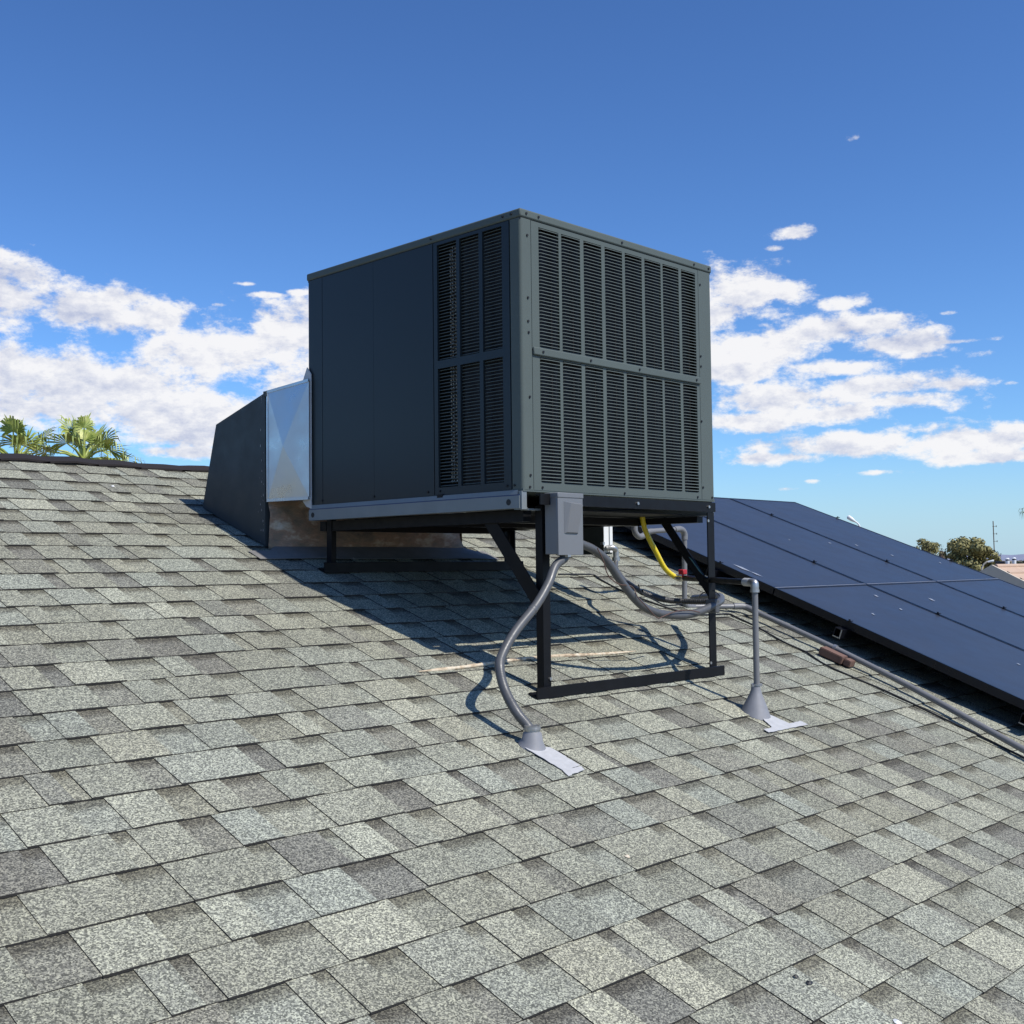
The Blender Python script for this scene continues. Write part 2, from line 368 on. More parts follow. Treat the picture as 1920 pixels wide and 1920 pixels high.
jt(960, 1300, 2, [(430,155,540,215),(550,130,650,190),(45,460,165,550),(275,400,390,485),(480,240,605,310),(625,205,745,275),(525,460,640,548),(680,420,810,500),(660,305,790,385),(890,350,1030,435),(65,595,210,695),(275,535,405,635),(545,605,715,705),(695,545,850,640),(930,470,1070,560),(320,680,480,800),(655,725,800,830),(760,685,915,785),(1000,595,1140,685),(1265,650,1430,745),(1010,750,1185,865),(910,800,1060,905),(310,850,480,970),(640,910,810,1035),(1185,870,1365,975),(1060,935,1240,1050),(835,1035,1020,1165),(1385,975,1580,1090),(1315,800,1500,905),(1425,745,1600,850),(1580,675,1760,775),(1330,475,1470,550),(1510,545,1680,640),(1360,605,1520,695),(1515,900,1705,1010),(1645,825,1825,930),(1230,510,1355,585),(1125,290,1245,370),(1610,380,1740,450)])
jt(0, 840, 5.333, [(90,140,175,220),(770,180,870,265),(1490,225,1580,295),(400,255,510,335),(795,275,895,355),(1220,290,1330,375),(1830,325,1920,400),(305,340,405,425),(1015,375,1115,460),(1750,400,1860,485),(385,440,480,530),(1050,475,1160,560),(1345,485,1465,570),(665,550,790,645),(1070,570,1185,655),(1630,590,1740,675),(190,640,330,745),(880,665,1000,755),(1680,685,1810,780),(205,755,310,860),(720,770,870,875),(1340,780,1480,875),(1790,790,1920,890),(605,880,740,995),(1045,890,1185,1000),(330,1010,450,1115),(795,1015,935,1120),(1690,1020,1840,1130),(30,1130,160,1250),(535,1130,670,1255),(1495,1135,1630,1250),(550,1275,700,1410),(1265,1275,1420,1395),(1790,1260,1920,1370),(450,1435,600,1580),(960,1430,1110,1560),(1490,1410,1655,1545),(165,1610,325,1775),(715,1595,875,1740),(1470,1570,1625,1710),(355,1785,500,1920),(1170,1750,1330,1900)])
jt(0, 1180, 5.333, [(865,130,1030,300),(1765,85,1915,215),(545,365,710,550),(1515,290,1720,465),(135,640,300,855),(1195,530,1400,720),(1640,500,1850,675)])
TINTS = [((.234, .234, .194), 6), ((.276, .275, .226), 4), ((.242, .248, .213), 3), ((.196, .193, .165), 4), ((.164, .160, .141), 2), ((.222, .219, .178), 3)]
TL = [t for t, w in TINTS for _ in range(w)]
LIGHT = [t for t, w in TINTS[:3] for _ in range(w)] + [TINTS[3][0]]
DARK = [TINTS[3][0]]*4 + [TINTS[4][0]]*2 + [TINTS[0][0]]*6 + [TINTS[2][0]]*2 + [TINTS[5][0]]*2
tiles = []
nc = int((S00-S0)/EXPO)
for k in range(0, nc+1):
    s0 = S00-EXPO*k
    known = []
    for q in sorted(J.get(k, [])):
        if not known or q-known[-1] > .05: known.append(q)
    f2 = [X0 - rnd.random()*.3]
    def fill(b, step):
        a = f2[-1]; n = max(1, int(round((b-a)/step))); w_ = [rnd.uniform(.7, 1.3) for _ in range(n)]; tw_ = sum(w_)
        for q in w_[:-1]: f2.append(f2[-1]+(b-a)*q/tw_)
        f2.append(b)
    for i_, kx in enumerate(known): fill(kx, .22 if i_ == 0 else .215)
    fill(X1+.3, .23)
    f2 = [q for q in f2 if q < X1]
    f2.append(X1+.02)
    for a, b in zip(f2[:-1], f2[1:]):
        if b < X0 or a > X1: continue
        w = b-a; fr = rnd.choice((.42, .5, .58, .66, .78)) if w > .13 else .6
        mid = a+w*fr
        js = rnd.uniform(-.0012, .0012)
        tiles.append((a, mid, s0+js, 1, rnd.choice(LIGHT) if rnd.random() < .8 else rnd.choice(TL), k))
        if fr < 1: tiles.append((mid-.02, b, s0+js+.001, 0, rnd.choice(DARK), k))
def tile_geo(t):
    a, b, s0, top, col, k = t
    a = max(a, X0); b = min(b, X1)
    s1 = min(s0+.158, S1+.0)
    h0, h1 = (.0088, .0034) if top else (.0061, .0007)
    g0 = 0.0002
    jit = lambda: rnd.uniform(-.0006, .0006)
    n = 2; vs = []
    for i in range(n+1):
        x = a+(b-a)*i/n; e = jit()*1.2; lf = jit()
        vs += [R(x, s0+e, h0+lf), R(x, s1, h1), R(x, s0+e, g0 if not top else .0030), R(x, s1, g0 if not top else .0005)]
    fs = []; mi = []
    for i in range(n):
        p, q = 4*i, 4*(i+1)
        fs.append([p, q, q+1, p+1]); mi.append(0)
        fs.append([p+2, q+2, q, p]); mi.append(1)
    fs.append([2, 0, 1, 3]); mi.append(1)
    e = 4*n; fs.append([e, e+2, e+3, e+1]); mi.append(1)
    return vs, fs, mi
def tile_mesh(name, ts, org):
    V = []; F = []; MI = []; COL = []; UV = []
    for t in ts:
        vs, fs, mi = tile_geo(t); k = len(V); V += [v-org for v in vs]
        cj = rnd.uniform(.93, 1.07); warm = rnd.uniform(-.015, .015)
        c = (t[4][0]*cj*(1+warm), t[4][1]*cj, t[4][2]*cj*(1-warm), 1)
        for f, q in zip(fs, mi):
            F.append([i+k for i in f]); MI.append(q)
            for i in f: COL.append(c); UV.append((0. if t[3] else 1., 0. if (i % 4) in (0, 2) else 160/143))
    me = D.meshes.new(name); me.from_pydata(V, [], F); me.materials.append(MAT['shingle']); me.materials.append(MAT['edge'])
    me.polygons.foreach_set('material_index', MI)
    ca = me.color_attributes.new('tint', 'FLOAT_COLOR', 'CORNER'); ca.data.foreach_set('color', [q for c in COL for q in c])
    uv = me.uv_layers.new(name='UVMap'); uv.data.foreach_set('uv', [q for c in UV for q in c])
    me.update(); return me
def area(t):
    a, b, s0, top, col, k = t
    P = [proj(R(x, s, .005)) for x, s in ((a, s0), (b, s0), (b, s0+EXPO), (a, s0+EXPO))]
    if any(p is None for p in P): return 0
    if not any(-5 < p[0] < 1925 and 0 < p[1] < 1925 for p in P): return 0
    P = [(min(max(p[0], 0), 1920), min(max(p[1], 0), 1920)) for p in P]
    return abs(sum(P[i][0]*P[(i+1) % 4][1]-P[(i+1) % 4][0]*P[i][1] for i in range(4)))/2
order = sorted(range(len(tiles)), key=lambda i: -area(tiles[i]))
ORG[roof.name] = Vector((2.5, 2, GZ))
for i in order[:298]:
    t = tiles[i]; c = R(.5*(t[0]+t[1]), t[2], 0)
    me = tile_mesh('shingle', [t], c); o = D.objects.new('shingle', me); C.objects.link(o); o.parent = roof; o.location = c-ORG[roof.name]
me = tile_mesh('shingle_field', [tiles[i] for i in order[298:]], ORG[roof.name]); o = D.objects.new('shingle_field', me); C.objects.link(o); o.parent = roof; o['kind'] = 'stuff'

# ridge caps, dark, lapping along the ridge
x = X0; i = 0
while x < X1:
    L_ = rnd.uniform(.20, .27); m = MB(); lift = rnd.uniform(.003, .018)*(1 if x < 3.5 else .3); x2 = x+L_+.05
    vs = []
    for j, xx in enumerate((x, x+L_*.35, x+L_*.75, x2)):
        hz = (.004, lift*.75, lift, lift*.55)[j]
        for d_, dz in ((-.062, -.006), (-.035, -.003), (0, -.002), (.035, -.004), (.062, -.008)):
            y = YR+d_; vs.append(Vector((xx, y, (zr(y) if d_ <= 0 else zr(2*YR-y))+dz+hz+.012)))
    top = [[5*a+b, 5*a+5+b, 5*a+6+b, 5*a+1+b] for a in range(3) for b in range(4)]
    low = [v-Vector((0, 0, .009)) for v in vs]; n_ = len(vs)
    m.add(vs+low, [f[::1] for f in top] + [[i_+n_ for i_ in f[::-1]] for f in top] + [[5*a, 5*a+n_, 5*a+5+n_, 5*a+5] for a in range(3)] + [[5*a+4, 5*a+9, 5*a+9+n_, 5*a+4+n_] for a in range(3)] + [[b, b+1, b+1+n_, b+n_] for b in range(4)] + [[15+b, 15+b+n_, 16+b+n_, 16+b] for b in range(4)])
    o = m.build('ridge_cap', 'capbrown', roof)
    x += L_; i += 1

# ------------------------------------------------------------------ packaged unit
XA, XB, YA, YB, ZA, ZT, ZC = 2.772, 3.888, 2.661, 3.879, .254, 1.209, 1.179
unit = empty('rooftop_air_conditioner', (3.33, 3.27, .192), 'large dark slate packaged air conditioner with louvred sides standing on a black steel stand', 'air conditioner')
G = .0022
def cornerpost(x, y, sx, sy, la, lb, name='corner_post', r=.012):
    # L shaped post with a rounded outer edge; (x, y) outer corner, la along x, lb along y
    pts = []
    for k in range(6):
        a = PI/2*k/5; pts.append((x+sx*(r-r*math.cos(a)), y+sy*(r-r*math.sin(a))))
    pts = [(x, y+sy*lb)] + pts + [(x+sx*la, y)] + [(x+sx*la, y+sy*.010), (x+sx*.010, y+sy*.010), (x+sx*.010, y+sy*lb)]
    mb = MB(); mb.poly([(p[0], p[1], ZA) for p in pts], (0, 0, ZC-ZA-.002)); return mb.build(name, 'unit_shaded' if lb > .06 else 'unit', unit)
cornerpost(XA, YA, 1, 1, .051, .049)
cornerpost(XB, YA, -1, 1, .088, .049)
cornerpost(XA, YB, 1, -1, .05, .10)
cornerpost(XB, YB, -1, -1, .05, .05)
MB().box((XA-.003, YA-.003, ZC), (XB+.003, YB+.003, ZT), 0, .006).build('top_cover', 'unit', unit)
MB().box((XA+.002, YA+.002, ZC-.006), (XB-.002, YB-.002, ZC+.001)).build('cover_seam', 'inner', unit)
MB().box((XA+.05, YA+.09, ZA+.004), (XB-.05, YB-.05, ZC-.01)).build('inner_casing', 'inner', unit)
MB().box((XA+.001, YA+.001, ZA-.006), (XB-.001, YB-.001, ZA+.004), 0).build('base_pan', 'unit', unit)
# solid sides
MB().box((XA, 3.104+G, ZA), (XA+.011, 3.4497, ZC-.003), 0, .0006).build('side_panel', 'unit_shaded', unit)
MB().box((XA+.0002, 3.4503, ZA), (XA+.011, YB-.102, ZC-.003), 0, .0006).build('side_panel', 'unit_shaded', unit)
MB().box((XA+.055, YB-.011, ZA), (XB-.055, YB-.0004, ZC-.003), 0, .0015).build('back_panel', 'unit', unit)
MB().box((XB-.011, YA+.052, ZA), (XB-.0004, YB-.052, ZC-.003), 0, .0015).build('side_panel', 'unit', unit)

def plate(us, vs_, holes, f, depth, name, mat, parent):
    """flat pressed panel with openings: us, vs_ are break lines, holes a set of cells, f(u, v, d) gives the point d behind the face"""
    m = MB(); nu, nv = len(us)-1, len(vs_)-1
    hole = lambda i, j: (i, j) in holes or not (0 <= i < nu and 0 <= j < nv)
    for i in range(nu):
        for j in range(nv):
            if hole(i, j): continue
            q = [(us[i], vs_[j]), (us[i+1], vs_[j]), (us[i+1], vs_[j+1]), (us[i], vs_[j+1])]
            m.add([f(a, b, 0) for a, b in q], [(0, 1, 2, 3)])
            for (e, (di, dj)) in enumerate(((0, -1), (1, 0), (0, 1), (-1, 0))):
                if hole(i+di, j+dj):
                    a, b = q[e], q[(e+1) % 4]
                    m.add([f(*a, 0), f(*a, depth), f(*b, depth), f(*b, 0)], [(0, 1, 2, 3)])
    return m.build(name, mat, parent)
# condenser face towards the eave
fR = lambda u, v, d: Vector((u, YA+d, v))
cols = [(2.862, 2.965), (2.979, 3.079), (3.098, 3.197), (3.216, 3.317), (3.333, 3.434), (3.451, 3.552), (3.565, 3.668), (3.685, 3.779)]
rows = [(.282, .710), (.746, 1.160)]
us = [2.823+G] + [q for c in cols for q in c] + [3.800-G]
vs_ = [ZA, rows[0][0], rows[0][1], rows[1][0], rows[1][1], ZC-.003]
holes = {(2*i+1, j) for i in range(8) for j in (1, 3)}
panel = plate(us, vs_, holes, fR, .010, 'condenser_grille', 'unit', unit)
def slat_mesh(w, f, name, mat, dz=0):
    m = MB(); prof = [(.0012+dz, .0026), (-.0046+dz, .0013), (-.0056+dz, -.0010), (-.0044+dz, -.0017), (.0012+dz, .0012)]
    st = [(0, .0), (.006, 1), (w-.006, 1), (w, .0)]; vs = []
    for u, k in st:
        for (d, z) in prof: vs.append(f(u, z*(.55+.45*k) - .0006*(1-k), d*k if d < 0 else d))
    n = 5; fs = [[i*n+j, i*n+(j+1) % n, (i+1)*n+(j+1) % n, (i+1)*n+j] for i in range(3) for j in range(n)] + [[4, 3, 2, 1, 0], [15, 16, 17, 18, 19]]
    m.add(vs, fs); me = D.meshes.new(name); me.from_pydata(m.v, [], [x_[::-1] for x_ in m.f]); me.materials.append(MAT[mat]); me.update(); return me
PITCH_S = .01165
def bank(us_, z0, z1, f, parent, singles, mat, mesh=None):
    n = int((z1-z0)/PITCH_S); w = us_[1]-us_[0]
    me = mesh or slat_mesh(w, f, 'louver_slat', mat)
    zs = [z0+.006+(z1-z0-.012)*i/(n-1) for i in range(n)]
    if singles:
        for z in zs:
            o = D.objects.new('louver_slat', me); C.objects.link(o); o.parent = parent
            o.location = f(us_[0], z, 0)-ORG[parent.name]
    else:
        mb = MB(); V = [v.co.copy() for v in me.vertices]; F = [list(p.vertices) for p in me.polygons]
        for z in zs: mb.add([v+f(us_[0], z, 0) for v in V], F)
        o = mb.build('louver_bank', mat, parent); o['kind'] = 'stuff'
ORGF = lambda u, z, d: Vector((u, d, z))
for ci, c in enumerate(cols):
    for ri, r in enumerate(rows):
        me = slat_mesh(c[1]-c[0], ORGF, 'louver_slat', 'unit')
        bank(c, r[0], r[1], fR, panel, ci < 4, 'unit', me)
m = MB().box((2.85, YA+.030, .27), (3.79, YA+.036, 1.172)); m.build('condenser_coil', 'coil', unit)
MB().box((2.8255, YA-.0085, .714), (3.797, YA+.0005, .742), 0, .005).build('cross_bar', 'unit', unit)
# condenser face on the shaded side
fL = lambda u, v, d: Vector((XA+d, -u, v))
lc = [(-3.082, -2.979), (-2.963, -2.864), (-2.846, -2.750)]
us = [-3.104+G] + [q for c in lc for q in c] + [-2.712-G*1.5]
lr = [(.283, .713), (.742, 1.165)]
vs_ = [ZA, lr[0][0], lr[0][1], lr[1][0], lr[1][1], ZC-.003]
panel2 = plate(us, vs_, {(2*i+1, j) for i in range(3) for j in (1, 3)}, fL, .010, 'side_grille', 'unit_shaded', unit)
ORGL = lambda u, z, d: Vector((d, -u, z))
for ci, c in enumerate(lc):
    for r in lr:
        me = slat_mesh(c[1]-c[0], ORGL, 'louver_slat', 'unit_shaded', .0125)
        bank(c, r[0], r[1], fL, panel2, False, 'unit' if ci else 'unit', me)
MB().box((XA+.034, 2.735, .27), (XA+.040, 2.975, 1.172)).build('condenser_coil', 'coil', unit)
m = MB()
for q, yy in enumerate((3.006, 3.022, 3.034)):
    z = .30
    while z < 1.15:
        m.tube([(XA+.034, yy, z), (XA+.024, yy, z+.001), (XA+.021, yy, z+.0045), (XA+.024, yy, z+.008), (XA+.034, yy, z+.009)], .0030, 5); z += .0140+.0006*q
o = m.build('return_bends', 'steel', unit); o['kind'] = 'stuff'
# screws
scr = MB(); disc(scr, (0, 0, 0), (0, -1, 0), .0042, .0035, 8); scrY = None
def screws(pts, axis):
    global scrY
    nm = Vector((0, -1, 0)) if axis == 'y' else Vector((-1, 0, 0))
    mb = MB(); disc(mb, (0, 0, 0), nm, .0043, .0034, 8); me = D.meshes.new('screw'); me.from_pydata(mb.v, [], mb.f); me.materials.append(MAT['hole'])
    for p in pts:
        o = D.objects.new('screw', me); C.objects.link(o); o.parent = unit; o.location = Vector(p)-ORG[unit.name]
screws([(ony(u, v, YA-.003).x, YA-.003, ony(u, v, YA-.003).z) for u, v in ((986.5, 400), (1009.5, 407), (1166, 455), (1301, 496), (1328, 504))], 'y')
screws([(ony(u, v, YA).x, YA, ony(u, v, YA).z) for u, v in ((988, 441), (989.5, 558), (990, 602), (991, 623), (993, 744), (994.5, 891), (993.5, 913), (1017, 914), (1171, 925), (1308, 932), (1335, 933), (1312, 534), (1313.5, 668), (1314, 687), (1315, 790), (1318, 914))], 'y')
screws([(x_, YA-.0085, .728) for x_ in (2.87, 3.12, 3.40, 3.765)], 'y')
screws([(XA, y_, ZA+.016) for y_ in (2.70, 2.735, 3.075, 3.14, 3.45, 3.78)], 'x')
screws([(XA-.003, y_, ZT-.015) for y_ in (2.70, 2.74, 3.11)], 'x')
MB().box((XA-.006, 3.055, ZA-.008), (XA+.001, 3.085, ZA+.004)).build('clip', 'black', unit)
# rails under the unit
def rail(x, side, name):
    s_ = side; y0, y1 = 2.672, 3.862
    m = MB()
    m.box((x, y0, .192), (x+s_*.003, y1, .2345)); m.box((x+s_*.003, y0, .192), (x+s_*.040, y1, .195))
    m.add([(x, y0+.008, .238), (x, y1-.006, .238), (x+s_*.004, y1-.006, .2535), (x+s_*.004, y0+.008, .2535)], [(0, 1, 2, 3)] if s_ > 0 else [(3, 2, 1, 0)])
    o = m.build(name, 'rail', unit)
    MB().box((x+s_*.0007, y0+.003, .2345), (x+s_*.004, y1-.003, .238)).build('printed_line', 'blue_line', o)
    for yy in (2.722, 3.835):
        mb = MB(); disc(mb, (x-s_*.0012, yy, .2135), (s_, 0, 0), .0105, .0007, 18); mb.build('hole', 'hole', o)
    return o
rail(2.764, 1, 'base_rail'); rail(3.896, -1, 'base_rail')
MB().box((2.768, 2.664, .188), (2.792, 2.7, .250), 0).box((2.80, 2.668, .186), (2.90, 2.70, .192)).build('rail_end_web', 'rail', unit)

# ------------------------------------------------------------------ steel stand
stand = empty('equipment_stand', (3.35, 3.2, -.25), 'black welded angle steel stand with four legs holding up the air conditioner', 'stand')
def angle(name, p0, p1, a, b, parent, th=.005, mat='black'):
    """angle iron from p0 to p1 with flange vectors a and b"""
    p0 = Vector(p0); p1 = Vector(p1); a = Vector(a); b = Vector(b); m = MB(); d = p1-p0
    m.obox(p0, d, a, b.normalized()*th); m.obox(p0+b.normalized()*th, d, a.normalized()*th, b-b.normalized()*th)
    return m.build(name, mat, parent)
ZB = .203
for (x, y, sx, sy) in ((2.863, 2.661, 1, 1), (3.879, 2.661, -1, 1), (2.829, 3.83, 1, -1), (3.900, 3.83, -1, -1)):
    w = .058 if (sx > 0) == (sy > 0) or True else .05
    wx = .036 if (sx > 0 and sy > 0) else .044
    angle('leg', (x, y, zr(y+sy*.02)+.004), (x, y, ZB), (sx*wx, 0, 0), (0, sy*.032, 0), stand)
# bars lying on the roof
def rbar(y, x0, x1, h, name='foot_bar'):
    b = R(x0, y*RL, .010); d = Vector((x1-x0, 0, 0)); m = MB()
    up = Vector((0, 0, 1)); bk = Vector((0, 1, T))/RL
    m.obox(b, d, up*h, bk*.005); m.obox(b+bk*.005, d, bk*.040, NRM*.005)
    return m.build(name, 'black', stand)
rbar(2.632, 2.795, 3.885, .036); rbar(3.775, 2.775, 3.925, .040)
# top frame
m = MB(); m.box((2.81, 2.618, .203), (3.828, 2.623, .240)); m.box((2.81, 2.623, .235), (3.828, 2.643, .240)); m.build('top_rail', 'black', stand)
MB().box((2.829, 3.835, .150), (3.90, 3.875, .190)).build('top_rail', 'black', stand)
MB().box((2.832, 2.72, .150), (2.872, 3.835, .190)).build('side_rail', 'black', stand)
MB().box((3.845, 2.72, .165), (3.885, 3.835, .190)).build('side_rail', 'black', stand)
for yy in (3.0, 3.4): MB().box((2.872, yy, .160), (3.845, yy+.04, .190)).build('cross_member', 'black', stand)
MB().box((2.95, 2.76, .196), (3.80, 3.80, .2)).build('drip_tray', 'inner', stand)
for (x, a, b, w) in ((2.845, (2.676, -.115), (2.905, .165), .052), (3.862, (2.672, -.12), (2.905, .185), .036)):
    p0 = Vector((x, a[0], a[1])); p1 = Vector((x, b[0], b[1])); d = (p1-p0).normalized(); n_ = Vector((1, 0, 0)).cross(d)
    m = MB(); m.obox(p0-n_*w/2, p1-p0, n_*w, Vector((.005, 0, 0))); m.obox(p0-n_*w/2+Vector((.005, 0, 0)), p1-p0, n_*.005, Vector((w*.7, 0, 0)))
    br = m.build('diagonal_brace', 'black', stand)
mb = MB(); disc(mb, (0, 0, 0), (0, -1, 0), .006, .004, 6); me_b = D.meshes.new('bolt'); me_b.from_pydata(mb.v, [], mb.f); me_b.materials.append(MAT['steel'])
for q in ((2.893, 2.6605, -.385), (2.893, 2.6605, .165), (3.835, 2.6605, -.395), (3.835, 2.6605, -.150), (3.835, 2.6605, .170), (2.93, 2.6165, .222), (3.33, 2.6165, .222), (3.78, 2.6165, .222)):
    o = D.objects.new('bolt', me_b); C.objects.link(o); o.parent = stand; o.location = Vector(q)-ORG[stand.name]
p0 = onx(1298, 1050, 3.858); p1 = onx(1318, 1078, 3.858); d = p1-p0
MB().obox(p0, d, (0, .018, .014), (.001, 0, 0)).build('wrap_tape', worn('blue_green_tape', (.05, .16, .19), .25), stand)

# ------------------------------------------------------------------ disconnect
xs0, ys0 = 2.859, 2.585
disc_ = empty('disconnect_box', (2.92, 2.62, .03), 'grey electrical disconnect switch box bolted to the near stand leg', 'electrical box')
MB().box((xs0, ys0+.004, .036), (xs0+.129, 2.645, .240), 0, .003).build('body', 'boxgrey', disc_)
MB().box((xs0-.001, ys0-.002, .226), (xs0+.131, 2.647, .244), 0, .003).build('lid', 'boxgrey', disc_)
m = MB().box((xs0+.001, ys0, .033), (xs0+.128, ys0+.005, .2275), 0, .0015); cov = m.build('cover', 'boxgrey', disc_)
q = [ony(1057, 940, ys0), ony(1088, 944, ys0), ony(1083, 1001, ys0), ony(1058, 1000, ys0)]
ins = [q[0]+Vector((.020, -.016, -.006)), q[1]+Vector((-.004, -.016, -.006)), q[2]+Vector((-.004, -.006, .004)), q[3]+Vector((.010, -.006, .004))]
q = [p+Vector((0, -.0004, 0)) for p in q]
m = MB().add(q+ins, [(0, 4, 5, 1), (1, 5, 6, 2), (2, 6, 7, 3), (3, 7, 4, 0), (7, 6, 5, 4)]); m.build('embossed_handle_guard', 'boxgrey', disc_)
MB().box((xs0+.045, ys0-.003, .027), (xs0+.060, ys0+.010, .034), 0).build('hasp', 'steel', disc_)
m = MB(); m.tube([(2.917, 2.61, .036), (2.917, 2.61, .018)], .017, 14); m.build('conduit_locknut', 'conduit', disc_)
m = MB(); m.tube([(xs0+.129, 2.615, .070), (xs0+.150, 2.615, .072)], .017, 14); m.build('conduit_locknut', 'conduit', disc_)

# ------------------------------------------------------------------ conduits, pipes, flashings
def cone_flashing(cx, cy, hgt, r0, r1, label, plates, name='pipe_flashing'):
    root = empty(name, (cx, cy, zr(cy)), label, 'roof flashing')
    b = Vector((cx, cy, zr(cy))); n = 20; vs = []; top = b+Vector((0, 0, hgt))
    for j, (t, rr) in enumerate(((0, r0), (.35, r0*.74), (.75, r1*1.35), (.9, r1*1.08), (1, r1*1.04))):
        for k in range(n):
            a = 2*PI*k/n; x = rr*math.cos(a); y = rr*math.sin(a)
            z0 = T*y*(1-t)**1.0
            vs.append(b+Vector((x, y, hgt*t+z0+.006)))
    fs = [[j*n+k, j*n+(k+1) % n, (j+1)*n+(k+1) % n, (j+1)*n+k] for j in range(4) for k in range(n)]
    MB().add(vs, fs, 0, True).build('cone', 'lead', root)
    for i, pl in enumerate(plates):
        pts = []
        for a_i in range(len(pl)):
            pa, pb = pl[a_i], pl[(a_i+1) % len(pl)]; ns = max(2, int((pb-pa).length/.012))
            for q_ in range(ns):
                pp = pa+(pb-pa)*(q_/ns); jx = .0035*noise.noise(Vector((pp.x*90, pp.y*90, i))); jy = .0035*noise.noise(Vector((pp.x*90, pp.y*90, i+7)))
                pts.append(R(pp.x+jx, (pp.y+jy)*RL, .0100+.001*i))
        MB().poly(pts, NRM*.0012).build('flange_plate', 'leadplate', root)
    return root, top
f1, top1 = cone_flashing(2.512, 2.385, .052, .043, .021, 'grey cone flashing at the foot of the curved flexible conduit',
    [[roofp(983, 1408), roofp(1030, 1407), roofp(1086, 1441), roofp(1056, 1452)], [roofp(1052, 1451), roofp(1088, 1443), roofp(1094, 1450), roofp(1064, 1462)]])
m = MB(); m.tube([top1-Vector((0, 0, .006)), top1+Vector((0, 0, .016))], .024, 14); m.tube([top1+Vector((0, 0, .004)), top1+Vector((0, 0, .010))], .0265, 14); m.build('clamp', 'steel', f1)
f2_, top2 = cone_flashing(3.664, 2.345, .100, .054, .0165, 'grey cone flashing around the thin upright gas pipe on the right',
    [[roofp(1418, 1343), roofp(1442, 1345), roofp(1480, 1362), roofp(1450, 1372)], [roofp(1430, 1373), roofp(1500, 1357), roofp(1513, 1364), roofp(1440, 1379)]])
pb = ony(1415.5, 1288, 2.36)
m = MB(); c0 = Vector((pb.x, 2.352, top2.z+.006)); m.tube([c0, c0+Vector((0, 0, .008))], .021, 16); m.box(c0+Vector((-.034, -.004, .0)), c0+Vector((-.018, .004, .007))); m.build('clamp', 'steel', f2_)

def P1(u, v, y): return ony(u, v, y)
path = spline([Vector((2.917, 2.61, .022)), P1(1041, 1062, 2.605), P1(1028, 1095, 2.59), P1(1005, 1135, 2.575), P1(967, 1183, 2.56), P1(943, 1225, 2.545), P1(937, 1252, 2.525), P1(946, 1292, 2.495), P1(967, 1333, 2.44), P1(987, 1358, 2.41), P1(998, 1374, 2.39), top1+Vector((0, 0, .005))], 12)
path = resample(path, .0022)
def rib(t, L_):
    a = .0150
    if t > .52: a += .0009*math.sin(L_/.0052*2*PI)
    if .33 < t < .345: a += .0012
    return a
o = MB().tube(path, .015, 14, rf=rib).build('flexible_conduit', 'conduit', origin=top1); tag(o, 'thick grey flexible conduit curving from the disconnect box down to the left cone flashing', 'conduit')
# branch conduit sweeping right to the far front leg
pA = [Vector((xs0+.15, 2.615, .072)), P1(1112, 1030, 2.612), P1(1137, 1050, 2.61), P1(1163, 1088, 2.608), P1(1192, 1125, 2.606), P1(1214, 1142, 2.606), P1(1240, 1151, 2.606), P1(1275, 1154, 2.606), P1(1305, 1149, 2.603), P1(1330, 1139, 2.600), P1(1347, 1130, 2.606)]
pA += [P1(1352, 1124, 2.66), P1(1345, 1118, 2.78), P1(1300, 1122, 3.0)]
o = MB().tube(resample(spline(pA, 10), .004), .0150, 12).build('flexible_conduit', 'conduit', origin=pA[0]); tag(o, 'grey conduit sagging from the disconnect box across to the right front leg', 'conduit')
tie = P1(1339, 1134, 2.606); m = MB(); m.box(tie+Vector((-.018, -.020, -.032)), tie+Vector((.010, .03, .022)), 0, .004); o = m.build('zip_tie', 'conduit', origin=tie); tag(o, 'grey tie wrapping the conduit against the right front leg', 'cable tie')
# thin wires lashed to it
def wire(pts, r, mat, name, label, cat, n=8):
    o = MB().tube(spline(pts, 8), r, 6).build(name, mat, origin=pts[0]); return tag(o, label, cat)
wire([P1(1120, 1028, 2.588), P1(1131, 1050, 2.586), P1(1140, 1078, 2.585), P1(1160, 1095, 2.585), P1(1185, 1100, 2.60), P1(1196, 1120, 2.585), P1(1210, 1135, 2.582), P1(1232, 1158, 2.585), P1(1243, 1156, 2.586), P1(1265, 1147, 2.585), P1(1290, 1144, 2.583), P1(1312, 1148, 2.58)], .0022, 'brownwire', 'thermostat_wire', 'thin brown wire twisted round the sagging grey conduit', 'wire')
wire([P1(1197, 1096, 2.66), P1(1203, 1112, 2.66), P1(1225, 1124, 2.665), P1(1245, 1134, 2.67), P1(1262, 1135, 2.68), P1(1278, 1132, 2.69)], .0028, 'cable', 'control_wire', 'thin black wire looping just above the sagging conduit', 'wire')
wire([P1(1308, 1120, 2.70), P1(1318, 1112, 2.69), P1(1330, 1109, 2.68), P1(1345, 1112, 2.67), P1(1352, 1122, 2.64)], .0022, 'cable', 'loose_wire', 'short loose black wire end curling beside the right front leg', 'wire')
